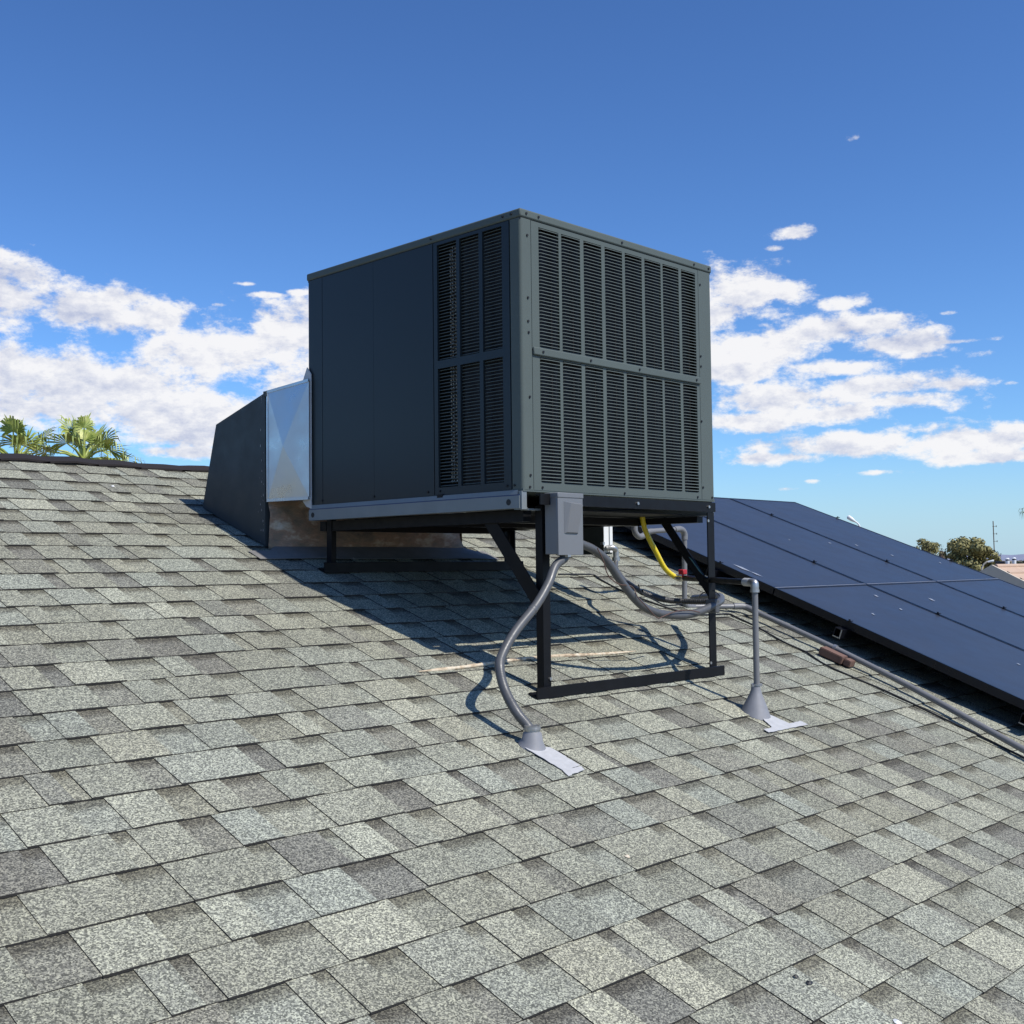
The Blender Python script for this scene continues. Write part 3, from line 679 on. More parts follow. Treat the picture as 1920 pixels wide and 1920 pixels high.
# hanging control box with white side behind the disconnect
hb = empty('control_box', (3.95, 3.4, .05), 'narrow dark box with sunlit white edge hanging under the unit', 'electrical box')
m = MB().box((3.951, 3.30, .046), (4.01, 3.55, .30), 0, .002); m.build('body', 'darkgreen', hb)
MB().box((3.9505, 3.2975, .054), (4.011, 3.300, .30)).build('edge_cover', 'white', hb)
MB().box((3.985, 3.295, .054), (3.989, 3.2974, .30)).build('edge_seam', 'rail', hb)
for z in (.06,): MB().box((3.940, 3.294, z+.028), (3.952, 3.31, z+.040)).build('clip', 'steel', hb)
m = MB(); e0 = Vector((3.985, 3.27, .060)); m.tube(spline([e0+Vector((-.03, .02, .012)), e0+Vector((-.005, .0, .014)), e0+Vector((.012, 0, 0)), e0+Vector((.014, 0, -.03))], 6), .013, 12)
m.tube([e0+Vector((.014, 0, -.028)), e0+Vector((.014, 0, -.045))], .018, 12); m.build('elbow_fitting', 'steel', hb)
ys_ = 3.26
o = MB().tube(resample(spline([e0+Vector((.014, 0, -.045)), P1(1155, 1065, 3.22), P1(1168, 1085, 3.15), P1(1185, 1098, 3.05), P1(1203, 1111, 2.95)], 8), .005), .0105, 10).build('small_conduit', 'conduit', origin=e0); tag(o, 'small grey conduit dropping from the hanging dark box', 'conduit')
pc = resample(spline([P1(1203, 1110, 2.95), P1(1225, 1119, 2.93), P1(1250, 1125, 2.91), P1(1275, 1127, 2.88), P1(1310, 1128, 2.80), P1(1345, 1127, 2.72)], 8), .0025)
o = MB().tube(pc, .0105, 10, rf=lambda t, L_: .0115+.0016*math.sin(L_/.0085*2*PI)).build('corrugated_tube', worn('black_corrugated_plastic', (.03, .03, .03), .45), origin=pc[0]); tag(o, 'black corrugated tube running to the right front leg', 'tube')

# gas pipe
gx = pb.x; e = Vector((gx, 2.352, -.073))
gas = empty('gas_pipe', (gx, 2.352, zr(2.352)), 'thin grey upright gas pipe turning through an elbow towards the red handled valve', 'pipe')
MB().tube([Vector((gx, 2.352, top2.z-.02)), e-Vector((0, 0, .022))], .0112, 14).build('riser', 'pvc', gas)
vend = onx(1283, 1084, 3.97); h1 = e+(vend-e).normalized()*.022
m = MB(); m.tube(spline([e-Vector((0, 0, .030)), e-Vector((0, 0, .012)), e+(vend-e).normalized()*.003+Vector((0, 0, -.002)), e+(vend-e).normalized()*.016, h1+(vend-e).normalized()*.008], 5), .0150, 14)
m.tube([e-Vector((0, 0, .036)), e-Vector((0, 0, .026))], .0170, 14); m.build('elbow', 'steel', gas)
dv = (vend-e).normalized()
MB().tube([e+dv*.030, e+dv*.075], .0155, 14).build('coupling', 'leadplate', gas)
MB().tube([e+dv*.070, vend], .0118, 12).build('cross_pipe', 'black', gas)
vx = vend
valve = empty('gas_valve', vx, 'small gas shut-off valve with a red handle where the yellow hose ends', 'valve')
m = MB(); m.tube([vx-dv*.004, vx+dv*.030, vx+dv*.032, vx+dv*.060], [.013, .013, .016, .016], 12); m.tube([vx+dv*.06, vx+dv*.085], .0115, 10); m.build('valve_body', 'brass', valve)
hp = onx(1280, 1073, vx.x-.01); m = MB().box(hp+Vector((-.014, -.014, -.010)), hp+Vector((.014, .014, .012)), 0, .004); m.tube([hp-Vector((0, 0, .022)), hp], .005, 8); m.build('handle', 'red', valve)
q0 = vx+dv*.085; yy0 = q0.y
ph = [q0, P1(1247, 1066, yy0+.01), P1(1230, 1035, yy0+.015), P1(1217, 1010, yy0+.02), P1(1208, 988, yy0+.03), P1(1203, 962, yy0+.03)]
o = MB().tube(resample(spline(ph, 8), .004), .0112, 12, rf=lambda t, L_: .0112+.0003*math.sin(L_/.006*2*PI)).build('gas_hose', 'yellow', origin=q0); tag(o, 'bright yellow flexible gas hose hanging from the unit to the valve', 'hose')

# condensate drain
dr = empty('condensate_drain', (4.53, 3.283, zr(3.283)), 'grey plastic condensate drain with a trap running along and down the roof beside the panels', 'pipe')
YD = 3.283
def pt(u, v): return ony(u, v, YD)
tp = [pt(1190, 950), pt(1190, 985), pt(1191, 998), pt(1198, 1006), pt(1207, 1004), pt(1212, 998), pt(1222, 996)]
r_ = .0125
MB().tube(spline(tp, 6), r_*1.1, 12).build('trap', 'pvc', dr)
MB().tube([pt(1222, 996), pt(1268, 992.5)], r_, 12).build('pipe_run', 'pvc', dr)
m = MB(); m.tube(spline([pt(1264, 993), pt(1275, 992), pt(1281, 996), pt(1283.5, 1003), pt(1283.5, 1012)], 6), r_*1.22, 14); m.build('elbow', 'pvc', dr)
bt = pt(1283.5, 1128)
MB().tube([pt(1283.5, 1010), bt], r_, 12).build('riser', 'pvc', dr)
lowz = pt(1284, 1136)
q1 = roofp(1392, 1137, .045)
m = MB(); m.tube(spline([bt+Vector((0, 0, .01)), bt, pt(1286, 1135), pt(1294, 1137.5), pt(1302, 1137.5)], 6), r_*1.22, 14); m.build('elbow', 'pvc', dr)
MB().tube([pt(1300, 1137.5), q1], r_, 12).build('pipe_run', 'pvc', dr)
run = [roofp(1402, 1140, .045), roofp(1560, 1213, .05), roofp(1700, 1284, .045), roofp(1905, 1398, .045)]
dd = run[3]-run[2]; run.append(run[3]+dd*1.4)
m = MB(); m.tube(spline([q1+(pt(1300, 1137)-q1).normalized()*.05, q1, run[0], run[0]+(run[1]-run[0])*.10], 6), r_*1.25, 14); m.build('elbow', 'pvc', dr)
MB().tube(spline([run[0]]+run[1:], 6), r_*1.05, 14).build('long_run', 'pvc', dr)
MB().tube([run[1]+(run[1]-run[0])*.02, run[1]+(run[1]-run[0])*.05], r_*1.4, 14).build('coupling', 'steel', dr)
def rblock(u0, v0, u1, v1, h, w, mat, name, label, cat):
    a = roofp(u0, v0); b = roofp(u1, v1); L_ = (b-a); sd = Vector((1, 0, 0)); m = MB()
    m.obox(a+NRM*.010, L_, sd*w, NRM*h); bm = bmesh.new(); vs = [bm.verts.new(p) for p in m.v]
    for f in m.f: bm.faces.new([vs[i] for i in f])
    bmesh.ops.bevel(bm, geom=bm.edges[:], offset=.003, segments=2, affect='EDGES'); mb = MB().bm(bm, 0)
    o = mb.build(name, mat); return tag(o, label, cat)
rblock(1532, 1230, 1574, 1250, .036, .055, 'brick', 'brick_block', 'long brown brick lying on the shingles under the drain pipe', 'brick')
rblock(1578, 1250, 1590, 1256, .030, .05, 'brick', 'brick_block', 'short broken brick piece at the lower end of the long brown brick', 'brick')

# black cable lying on the roof
cb = [roofp(u, v, .012) for u, v in ((1047, 1077), (1085, 1077), (1112, 1078), (1125, 1086), (1150, 1100), (1180, 1114), (1215, 1127), (1260, 1142), (1310, 1152), (1345, 1152), (1366, 1151), (1380, 1157), (1420, 1176), (1470, 1204), (1510, 1222), (1545, 1245), (1600, 1270), (1650, 1291), (1700, 1314), (1760, 1343), (1830, 1376), (1870, 1396), (1915, 1418), (1990, 1452))]
o = MB().tube(spline(cb, 5), .0045, 7).build('roof_cable', 'cable', origin=cb[0]); tag(o, 'thin black cable snaking over the shingles and down beside the drain pipe', 'cable')
# sealant bead
pts = []
for i in range(60):
    t = i/59; u = 785+(1192-785)*t; v = 1259+(1220-1259)*t + 2.0*math.sin(t*9) - 3*math.sin(t*PI)
    pts.append(roofp(u, v, .010)+Vector((0, 0, .0)))
rr = [.0015+.0075*min(1, (i if i < 30 else 59-i)/6)*(.62+.6*abs(noise.noise(Vector((i*.31, 2, 0))))) for i in range(60)]
o = MB().tube(pts, rr, 8).build('sealant_bead', 'sealant', origin=pts[0]); tag(o, 'crumbling beige bead of sealant lying along one shingle course between the legs', 'sealant bead')

# ------------------------------------------------------------------ duct hood, transition and curb
GX = 2.72
hood = empty('duct_hood', (3.2, 4.3, .1), 'charcoal sheet metal duct hood behind the unit sitting on its mottled brown curb', 'duct')
HX0, HX1 = 2.695, 3.775
def tri_poly(x, pts): return [Vector((x, y, z)) for y, z in pts]
prof = [(4.073, zr(4.073)+.010), (4.072, .732), (4.454, .634), (4.566, zr(4.566)+.01)]
m = MB(); m.poly(tri_poly(HX0, prof), (HX1-HX0, 0, 0)); m.build('hood_shell', 'hood', hood)
m = MB().obox((HX0-.004, 4.060, .715), (HX1-HX0+.008, 0, 0), (0, .02, .0), (0, 0, .022)); m.build('hood_flange', 'hood', hood)
# peeled paint flecks down the front corner
m = MB()
for i in range(26):
    y = 4.078+abs(rnd.gauss(0, .022)); z = rnd.choice((rnd.uniform(.40, .52), rnd.uniform(.10, .30), rnd.uniform(.68, .73), rnd.uniform(.1, .7))); s_ = rnd.uniform(.002, .008)
    m.add([(HX0-.0012, y, z), (HX0-.0012, y+s_*.6, z+s_*.3), (HX0-.0012, y+s_*.4, z+s_*1.8), (HX0-.0012, y-s_*.2, z+s_)], [(0, 3, 2, 1)])
o = m.build('peeled_paint_flecks', 'lead', hood); o['kind'] = 'stuff'
# curb
m = MB(); n1, n2 = 40, 12; y0 = 4.060
vs = []
for j in range(n2+1):
    for i in range(n1+1):
        x = 2.70+(3.80-2.70)*i/n1; z0 = zr(4.06)+.004; z = z0+(.284-z0)*j/n2
        bulge = .016*noise.noise(Vector((x*5, z*9, 1)))+.010*noise.noise(Vector((x*14, z*20, 4)))
        edge = .014*math.exp(-((i/n1-1)/.03)**2)*(0)
        vs.append(Vector((x+(.012*math.sin(z*30) if i == n1 else 0), y0-bulge-.006*(1-j/n2)**2, z)))
m.add(vs, [[j*(n1+1)+i, j*(n1+1)+i+1, (j+1)*(n1+1)+i+1, (j+1)*(n1+1)+i] for j in range(n2) for i in range(n1)], 0, True)
m.add([(3.80, 4.06, zr(4.06)), (3.80, 4.57, zr(4.57)), (3.80, 4.57, .284), (3.80, 4.06, .284)], [(0, 1, 2, 3)])
m.add([(2.70, 4.06, .284), (3.80, 4.06, .284), (3.80, 4.57, .33), (2.70, 4.57, .33)], [(0, 1, 2, 3)])
m.build('curb', 'curb', hood)
# apron flashing on the roof in front of the curb
m = MB(); n1 = 26; a = []; b = []
for i in range(n1+1):
    t = i/n1; x = 2.575+(3.90-2.575)*t
    a.append(R(x, (4.058 if .09 < t < .94 else 4.02)*RL, .016 if .09 < t < .94 else .012)); b.append(R(x+.0, (3.935+.012*noise.noise(Vector((x*4, 0, 0)))-.02*t)*RL, .0125+.006*noise.noise(Vector((x*6, 3, 0)))))
m.add(a+b, [[n1+1+i, n1+2+i, i+1, i] for i in range(n1)]); m.add([p-NRM*.003 for p in b]+b, [[i, i+1, n1+2+i, n1+1+i] for i in range(n1)])
m.build('apron_flashing', worn('grey_mastic_flashing', (.17, .165, .16), .8, 0, .35, 12, .1, bump=.4), hood)
# galvanised transition, cross-broken
GX = 2.742
a_, b_, c_, d_ = Vector((2.698, 4.058, .731)), Vector((2.757, 3.850, .762)), Vector((2.757, 3.850, .285)), Vector((2.698, 4.058, .283))
ce = (a_+b_+c_+d_)/4 + Vector((-.020, .008, -.015))
tr = empty('transition_duct', (GX, 3.97, .285), 'shiny galvanised cross-creased duct joining the hood to the unit', 'duct')
m = MB().add([a_, b_, c_, d_, ce], [(0, 1, 4), (1, 2, 4), (2, 3, 4), (3, 0, 4)][::1])
m.f = [f[::-1] for f in m.f]; m.build('creased_panel', 'galv', tr)
m = MB(); W = 1.02
m.add([a_, b_, b_+Vector((W, 0, 0)), a_+Vector((W, 0, 0))], [(0, 1, 2, 3)]); m.add([d_, c_, c_+Vector((W, 0, 0)), d_+Vector((W, 0, 0))], [(3, 2, 1, 0)])
m.add([a_+Vector((W, 0, 0)), b_+Vector((W, 0, 0)), c_+Vector((W, 0, 0)), d_+Vector((W, 0, 0))], [(0, 1, 2, 3)]); m.build('duct_wall', 'galv', tr)
m = MB(); m.obox(a_+Vector((-.004, .004, -.004)), b_-a_+Vector((0, -.004, .0)), (.006, 0, 0), (0, 0, .012)); m.obox(d_+Vector((-.006, .0, -.008)), c_-d_, (.012, 0, 0), (0, 0, .012)); m.obox(d_+Vector((-.004, -.004, .004)), (0, .008, 0), (.006, 0, 0), (0, 0, .44)); m.build('edge_hem', 'galv', tr)
m = MB(); m.poly([Vector((2.7635, 3.879, .250)), Vector((2.7635, 3.845, .240)), Vector((2.7635, 3.845, .790)), Vector((2.7635, 3.872, .820)), Vector((2.7635, 3.905, .760)), Vector((2.7635, 3.902, .27))], (.004, 0, 0)); m.build('corner_flange', worn('pale_flange', (.50, .50, .50), .6, .1, .2, 10), tr)

# ------------------------------------------------------------------ solar array
arr_org = Vector((6.2, 3.0, zr(3.0)))
arr = empty('solar_array', arr_org, 'array of black framed blue-black solar panels racked above the right side of the roof', 'solar array')
OFF = .12
LN = [(5.17, .08), (6.15, .08), (7.07, .11), (8.06, .08)]
def ax(i, y): return LN[i][0]+LN[i][1]*(y-3.2)
KA = (H-.15)/(H-.12)
def AP(x, y, h=0.): return Vector((x, y, -H+OFF+T*y))*KA + NRM*h
YL = [4.842, 3.185, 1.53, -.13]
for c in range(3):
    for r in range(3):
        y1, y0 = YL[r]-.004, YL[r+1]+.004; TH = .038
        q = [(ax(c, y0)+.006, y0), (ax(c+1, y0)-.006, y0), (ax(c+1, y1)-.006, y1), (ax(c, y1)+.006, y1)]
        root = MB(); top = [AP(x, y) for x, y in q]; bot = [AP(x, y, -TH) for x, y in q]
        w = .011; cx = sum(p.x for p in top)/4; cy = sum(p.y for p in top)/4
        i_ = [AP(x+(w if x < cx else -w), y+(w if y < cy else -w)) for x, y in q]; il = [p-NRM*.0022 for p in i_]
        vs = top+bot+i_+il
        fs = [(0, 1, 9, 8), (1, 2, 10, 9), (2, 3, 11, 10), (3, 0, 8, 11), (8, 9, 13, 12), (9, 10, 14, 13), (10, 11, 15, 14), (11, 8, 12, 15)] + [(k, k+4, (k+1) % 4+4, (k+1) % 4) for k in range(4)] + [(7, 6, 5, 4)]
        fo = root.add(vs, fs).build('panel_frame', 'frame', arr)
        gl = MB().add(il, [(0, 1, 2, 3)]); gl = gl.build('glass', 'glass', fo)
        ym = .5*(y0+y1)
for c in range(3):
    for yj in (YL[1], YL[2]):
        a = AP(ax(c, yj)+.008, yj-.0042, -.004); MB().obox(a, AP(ax(c+1, yj)-.008, yj-.0042, -.004)-a, Vector((0, .0084, .0084*T))*KA, NRM*.0055).build('glint_strip', worn('grey_glint_strip', (.13, .145, .18), .5), arr)  # added pale strip; the frame edges' catch light put into its colour
# mid clamps and end clamps
for c in range(4):
    for yy in (4.45, 4.43-.9, 2.75, 1.85, 1.1):
        x = ax(c, yy); p = AP(x, yy, .0); m = MB().box(p+Vector((-.010, -.014, .001)), p+Vector((.010, .014, .006)), 0, .002)
        m.tube([p+Vector((0, 0, .005)), p+Vector((0, 0, .012))], .005, 6); m.build('clamp', 'frame', arr)
# rails running across under the panels, ends showing on the near side
for yy in (4.45, 3.53, 2.75, 1.85, 1.1, .2):
    a = AP(ax(0, yy)-.045, yy, -.085); m = MB(); rl = Vector((8.1-ax(0, yy)+.045, 0, 0)); u_ = Vector((0, 1, T))/RL
    m.obox(a, rl, u_*.04, NRM*.004); m.obox(a+NRM*.041, rl, u_*.04, NRM*.004); m.obox(a+NRM*.004, rl, u_*.004, NRM*.037); m.obox(a+NRM*.004+u_*.036, rl, u_*.004, NRM*.037)
    rr_ = m.build('mounting_rail', 'steel' if False else 'frame', arr)
    MB().obox(a+Vector((-.002, 0, 0))+NRM*.002, (.002, 0, 0), u_*.006, NRM*.042).build('rail_end', 'steel', rr_)
    MB().obox(a+Vector((-.0015, 0, 0)), (.0015, 0, 0), u_*.04, NRM*.005).build('rail_end', 'steel', rr_)
    for xx in (5.6, 7.4):
        b = Vector((xx*KA, yy*KA, zr(yy*KA)+.008)); MB().box(b+Vector((-.02, -.02, 0)), b+Vector((.02, .02, .062)), 0).build('roof_foot', 'frame', arr)
m = MB()
for (u, v, L_, w) in ((1392, 1065, 26, 1.6), (1418, 1076, 18, 1.0), (1643, 1117, 7, 1.5), (1689, 1142, 5, 1.5), (1637, 1151, 6, 1.5), (1747, 1124, 10, 1.6), (1606, 1022, 6, .8), (1673, 1041, 5, .8), (1556, 1018, 5, .7), (1480, 1012, 3, .8), (1763, 1055, 4, .7), (1910, 1245, 6, 1.2)):
    L_ *= .7; w *= .7 if L_ < 10 else 1
    a = roofp(u-L_, v-L_*.42, OFF+.0004)*KA; b = roofp(u, v+w, OFF+.0004)*KA; c = roofp(u+L_, v+L_*.42, OFF+.0004)*KA; d = roofp(u, v-w, OFF+.0004)*KA; m.add([a, b, c, d], [(0, 1, 2, 3)])
o = m.build('bird_dropping_streaks', 'dropping', arr); o['kind'] = 'stuff'

# ------------------------------------------------------------------ small debris on the shingles
def deb(u, v, s_, mat, name, label, cat, n=6):
    m = MB(); c = roofp(u, v, .011); k = 7; vs = [c+NRM*s_*.35] + [c+Vector((math.cos(2*PI*i/k)*s_*rnd.uniform(.5, 1.3), math.sin(2*PI*i/k)*s_*rnd.uniform(.4, 1), 0)) for i in range(k)]
    for q in vs[1:]: q.z = zr(q.y)+.0095
    m.add(vs, [(0, 1+i, 1+(i+1) % k) for i in range(k)]); return tag(m.build(name, mat), label, cat)
deb(1176, 1604, .011, 'sealant', 'sealant_dab', 'pinkish dab of sealant on a lower shingle', 'debris')
deb(1492, 1829, .007, 'cable', 'dead_leaf', 'left of two dark specks near the bottom of the roof', 'debris')
deb(1518, 1841, .009, 'cable', 'dead_leaf', 'right of two dark specks near the bottom of the roof', 'debris')
deb(1682, 1915, .012, 'white', 'paint_flake', 'white flake at the very bottom edge of the picture', 'debris')
deb(662, 1047, .012, 'leadplate', 'pebble', 'pale pebble on the apron flashing under the unit', 'debris')
deb(212, 911, .010, 'white', 'paint_flake', 'white flake caught on a course edge near the ridge', 'debris')

# ------------------------------------------------------------------ palms
def palm(base, crown_z, Rr, seed, label, nf=15, spread=1.0):
    r = random.Random(seed); root = empty('palm_tree', (base[0], base[1], GZ), label, 'palm tree', 'palm trees behind the ridge')
    top = Vector((base[0], base[1], crown_z))
    MB().tube(spline([(base[0]+.2, base[1], GZ), (base[0]+.05, base[1]+.05, (GZ+crown_z)/2), top], 5), [.16*min(1, Rr+.2)]*3+[.13*min(1, Rr+.2)]*4+[.11*min(1, Rr+.2)]*4, 10).build('trunk', 'bark', root)
    rv = Vector((rt0.x, rt0.y, 0)); fwv = Vector((math.sin(YAW), math.cos(YAW), 0))
    for i in range(nf):
        az = 2*PI*i/nf*2.4+r.uniform(-.3, .3); el = r.uniform(-.05, 1.5)*spread
        d = (rv*math.cos(az)+fwv*math.sin(az))*math.cos(el)+Vector((0, 0, math.sin(el)))
        pl = Rr*r.uniform(.38, .80)
        hub = top+d*pl+Vector((0, 0, -.06*Rr*math.cos(el))); m = MB()
        m.tube([top, top+d*pl*.5+Vector((0, 0, .02)), hub], [.035*Rr, .022*Rr, .014*Rr], 5)
        sd = d.cross(Vector((0, 0, 1))); sd = sd.normalized() if sd.length > .1 else rv
        up = sd.cross(d).normalized(); nl = 24; fr = Rr*r.uniform(.34, .54)
        tw = r.uniform(-.5, .5)
        for k in range(nl):
            a = (k/(nl-1)-.5)*2*PI*.62; L_ = fr*(1-.25*abs(a)/2)*r.uniform(.85, 1.08)
            dir0 = (d*math.cos(a)+(sd*math.cos(tw)+up*math.sin(tw))*math.sin(a)).normalized()
            wd = dir0.cross(up).normalized()*fr*.050; pleat = up*fr*.02*(1 if k % 2 else -1)
            p0 = hub; p1 = hub+dir0*L_*.55+pleat; dr_ = r.uniform(.1, 1.0)**1.5; p2 = hub+dir0*L_*.80+Vector((0, 0, -.14*L_*dr_))+pleat; p3 = hub+dir0*L_*(1.08-.25*dr_)+Vector((0, 0, -L_*.75*dr_))
            m.add([p0, p1-wd, p1+wd, p2-wd*.7, p2+wd*.7, p3], [(0, 1, 2), (1, 3, 4, 2), (3, 5, 4)])
        m.build('frond', 'palm', root)
    return root
DP = 22.
p = far(157, 858, DP); palm((p.x, p.y), p.z-.05, .95, 3, 'leafy fan palm crown just left of the hood, taller of the two left palms', 16)
p = far(30, 862, DP+1); palm((p.x, p.y), p.z-.05, .98, 8, 'fan palm crown at the far left edge above the ridge', 16)
p = far(216, 872, DP+2); palm((p.x, p.y), p.z-.02, .42, 12, 'small palm tip barely showing over the ridge right of the taller palm', 8)
p = far(1955, 958, 60); q = palm((p.x, p.y), p.z, 1.5, 21, 'palm whose frond tip touches the right edge of the picture', 12)
q['group'] = 'palms to the right'

# ------------------------------------------------------------------ trees, house, poles to the right
def tree(u, vtop, vbot, wpx, dist, seed, label, mat='leaf', flat=1.0, n=6500):
    r = random.Random(seed); c = far(u, (vtop+vbot)/2, dist); kpx = dist/FPX*1.02
    rx = wpx*kpx/2; rz = (vbot-vtop)*kpx/2
    c.z += 0
    root = empty('tree', (c.x, c.y, GZ), label, 'tree', 'trees beyond the solar panels')
    MB().tube([(c.x, c.y, GZ), (c.x+.1, c.y, c.z-rz*.5), (c.x, c.y, c.z+rz*.3)], [.03*dist/6, .02*dist/6, .01*dist/6], 8).build('trunk', 'bark', root)
    m = MB(); cl = []
    for i in range(70):
        a = r.uniform(0, 2*PI); e_ = r.uniform(-1, 1) ; ce_ = math.sqrt(1-min(1, e_*e_)); k = r.uniform(.35, .88)
        cl.append((Vector((c.x+rx*k*ce_*math.cos(a), c.y+rx*k*ce_*math.sin(a), c.z+rz*k*e_)), r.uniform(.16, .30)*rx))
    for i in range(n):
        p0, rr_ = cl[i % len(cl)]
        d = Vector((r.gauss(0, 1), r.gauss(0, 1), r.gauss(0, 1))).normalized(); p_ = p0+Vector((d.x, d.y, d.z*.8))*rr_*r.uniform(.6, 1.05)
        s_ = rx*r.uniform(.035, .075); t1 = d.orthogonal().normalized(); t1.rotate(Matrix.Rotation(r.uniform(0, 6), 3, d)); t2 = d.cross(t1)
        m.add([p_-t1*s_, p_-t2*s_*.8+d*s_*.3, p_+t1*s_, p_+t2*s_*.8-d*s_*.2], [(0, 1, 2, 3)])
    m.build('crown', mat, root); return root
tree(1822, 1003, 1090, 96, 70, 5, 'broad round olive-green tree, the biggest beyond the solar panels')
tree(1737, 1009, 1052, 52, 95, 6, 'smaller olive tree left of the big round tree', n=2200)
tree(1765, 1020, 1060, 16, 110, 9, 'slim dark tree squeezed between the two olive trees', 'leafd', n=900)
tree(1868, 1030, 1075, 26, 90, 14, 'dark green tree poking out right of the big round tree', 'leafd', n=900)
tree(1925, 1046, 1085, 60, 80, 11, 'dark low tree behind the white roof vents at the right edge', 'leafd', n=1500)
# hillside town mass
m = MB(); r = random.Random(4)
for i in range(5200):
    u = r.uniform(-400, 2400); d_ = r.uniform(140, 420); p_ = far(u, 1056, d_); zz = GZ+abs(r.gauss(0, 1))*1.6; s_ = r.uniform(.5, 1.3)
    a = r.uniform(0, 6.28); t1 = Vector((math.cos(a), math.sin(a), r.uniform(-.4, .4)))*s_; t2 = Vector((r.uniform(-.3, .3), r.uniform(-.3, .3), 1))*s_
    b = Vector((p_.x, p_.y, zz+s_*.5)); m.add([b-t1, b-t2, b+t1, b+t2], [(0, 1, 2, 3)])
o = m.build('distant_treeline', 'leafd', origin=(0, 0, GZ)); tag(o, 'low dark band of far-off garden trees along the horizon', 'trees', kind='stuff')
# neighbour's house
nh = far(1862, 1062, 24); dirv = Vector((nh.x, nh.y, 0)).normalized(); sdv = Vector((dirv.y, -dirv.x, 0))
ang = math.radians(-28); gd = Vector((dirv.x*math.cos(ang)-dirv.y*math.sin(ang), dirv.x*math.sin(ang)+dirv.y*math.cos(ang), 0)); gs = Vector((gd.y, -gd.x, 0))
nb = empty('neighbour_house', (nh.x, nh.y, GZ), 'neighbouring house with a tan tiled gable roof and cream barge boards', 'house')
ap = nh; hw = 4.4; pz = .50; LL = 2.4
def rp(s_, t, dz=0.): return ap+gs*s_+gd*t+Vector((0, 0, -abs(s_)*pz+dz))
MB().poly([rp(-hw+.4, .3, -.12), rp(0, .3, -.12), rp(hw-.4, .3, -.12), Vector((*rp(hw-.4, .3).xy, GZ)), Vector((*rp(-hw+.4, .3).xy, GZ))], gd*(LL-.6)).build('wall', worn('brown_stucco', (.24, .19, .16), .95), nb)  # one even brown over the whole wall
m = MB()
for sg in (-1, 1):
    m.obox(rp(0, .05), rp(sg*hw, .05)-rp(0, .05), gd*LL, (0, 0, -.08))
rf_ = m.build('roof', 'tile', nb)
for k in range(1, 18):
    MB().obox(rp(hw*k/18, .06, .0), gd*(LL-.02), rp(.05, 0)-rp(0, 0), (0, 0, .035)).build('tile_course', 'tile', nb) if k < 18 else None
for sg in (-1, 1): MB().obox(rp(0, 0, .03), rp(sg*hw, 0)-rp(0, 0), gd*-.05, (0, 0, -.26)).build('barge_board', 'trim', nb)
MB().tube([rp(0, .1, .0), rp(0, LL, .0)], .045, 8).build('ridge_tile', 'tile', nb)
def vent(u, v0, v1, w, dist, mat, label, cat, name):
    a = far(u, v0, dist); b = far(u, v1, dist); kp = dist/FPX; root = empty(name, a, label, cat, 'vents on the neighbouring roof')
    hh = (v0-v1)*kp; m = MB(); m.tube([a-Vector((0, 0, .5)), a+Vector((0, 0, hh*.35))], w*kp*.38, 12); m.build('pipe', mat, root)
    m = MB(); m.tube([a+Vector((0, 0, hh*.35)), a+Vector((0, 0, hh*.9))], w*kp*.5, 12); m.build('cap_drum', mat, root)
    m = MB(); m.tube([a+Vector((0, 0, hh*.78)), a+Vector((0, 0, hh*.86))], w*kp*.53, 12); m.build('band', 'inner', root)
    m = MB(); m.tube([a+Vector((0, 0, hh*.92)), a+Vector((0, 0, hh))], [w*kp*.56, w*kp*.3], 12); m.build('cap_top', mat, root)
vent(1889.5, 1068, 1048, 6.5, 25, 'white', 'left one of the two white flue caps on the neighbouring roof', 'roof vent', 'roof_vent')
vent(1902, 1067, 1047, 6.5, 25.4, 'white', 'right one of the two white flue caps on the neighbouring roof', 'roof vent', 'roof_vent')
a = far(1879, 1065, 25.6); MB_ = MB().box(a+Vector((-.10, -.10, -.3)), a+Vector((.10, .10, .14)), 0, .01); o = MB_.build('roof_cooler', worn('dark_vent_metal', (.03, .03, .035), .6)); tag(o, 'dark boxy vent housing left of the white flue caps', 'roof vent')
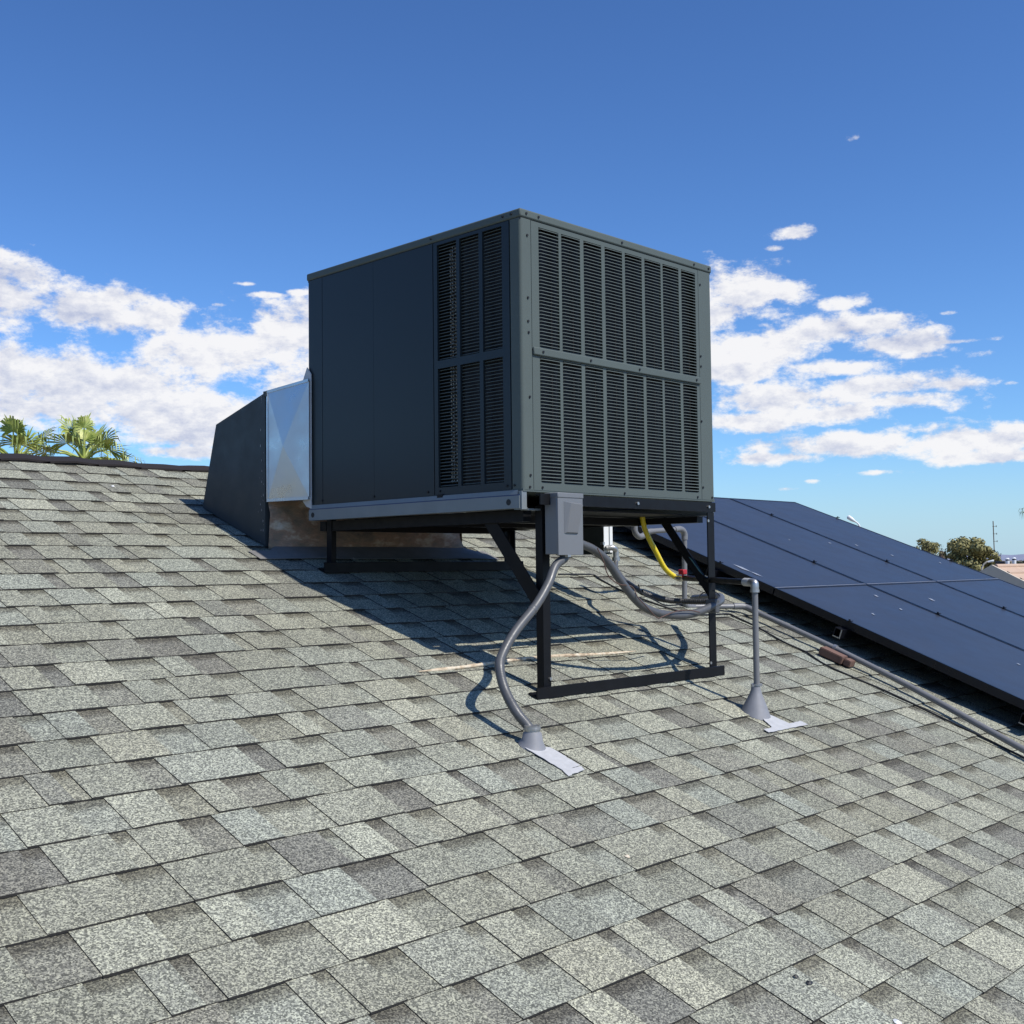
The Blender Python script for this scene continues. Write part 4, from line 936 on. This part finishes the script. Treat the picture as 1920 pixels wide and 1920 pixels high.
# street lamps
def lamp(u, vb, pts, dist, label, name='street_lamp', head=True):
    root = empty(name, (*far(u, vb, dist).xy, GZ), label, 'street lamp', 'street lamps beyond the roof'); P_ = [far(a_, b_, dist) for a_, b_ in pts]
    base = Vector((P_[0].x, P_[0].y, GZ)); MB().tube([base]+spline(P_, 6), dist*.0007, 8).build('pole', 'trim' if not head else 'white', root)
    h_ = P_[-1]; d_ = (P_[-1]-P_[-2]).normalized(); k_ = 1.0 if head else .45
    MB().tube([h_-d_*.05, h_+d_*.1*k_, h_+d_*.27*k_, h_+d_*.31*k_], [.03, .075*k_, .085*k_, .03], 8).build('lamp_head', 'white', root)
lamp(1612, 990, [(1612, 1000), (1612, 988), (1608, 981), (1602, 977)], 45, 'white cobra street lamp head just above the top edge of the panels')
lamp(1841, 1070, [(1841, 1075), (1841, 1066), (1844, 1059), (1850, 1054), (1855, 1053)], 40, 'cream curved street lamp in front of the big round tree', head=False)
# transmission pole
b = far(1865, 1030, 160); up_ = far(1862, 977, 160)
pole = empty('power_pole', (b.x, b.y, GZ), 'thin far power pole rising behind the big round tree', 'power pole')
MB().tube([(b.x, b.y, GZ), up_], .06, 6).build('pole', 'bark', pole)
for v_ in (987, 1001, 1015):
    c_ = far(1863+(v_-987)*.06, v_, 160); MB().tube([c_-sdv*.15, c_+sdv*.32], .025, 5).build('crossarm', 'bark', pole)
    MB().tube([c_+sdv*.32-Vector((0, 0, .1)), c_+sdv*.32+Vector((0, 0, .12))], .045, 5).build('insulator', 'bark', pole)
# mountains
m = MB(); n_ = 120; a = []; b = []
for i in range(n_+1):
    u = -900+4600*i/n_; h_ = 5+7*abs(noise.noise(Vector((i*.17, 0, 3))))+3*noise.noise(Vector((i*.6, 1, 0)))
    if abs(u-1900) < 90: h_ = 9+4*abs((u-1895)/60)
    hz = far(u, 1060, 9000); dd_ = hz.normalized()*9000
    a.append(Vector((dd_.x, dd_.y, GZ-5))); b.append(Vector((dd_.x*1.08, dd_.y*1.08, 9000*h_/FPX)))
m.add(a+b, [[i, i+1, n_+2+i, n_+1+i] for i in range(n_)]); o = m.build('mountains', 'mount', origin=(0, 0, GZ)); tag(o, kind='structure')
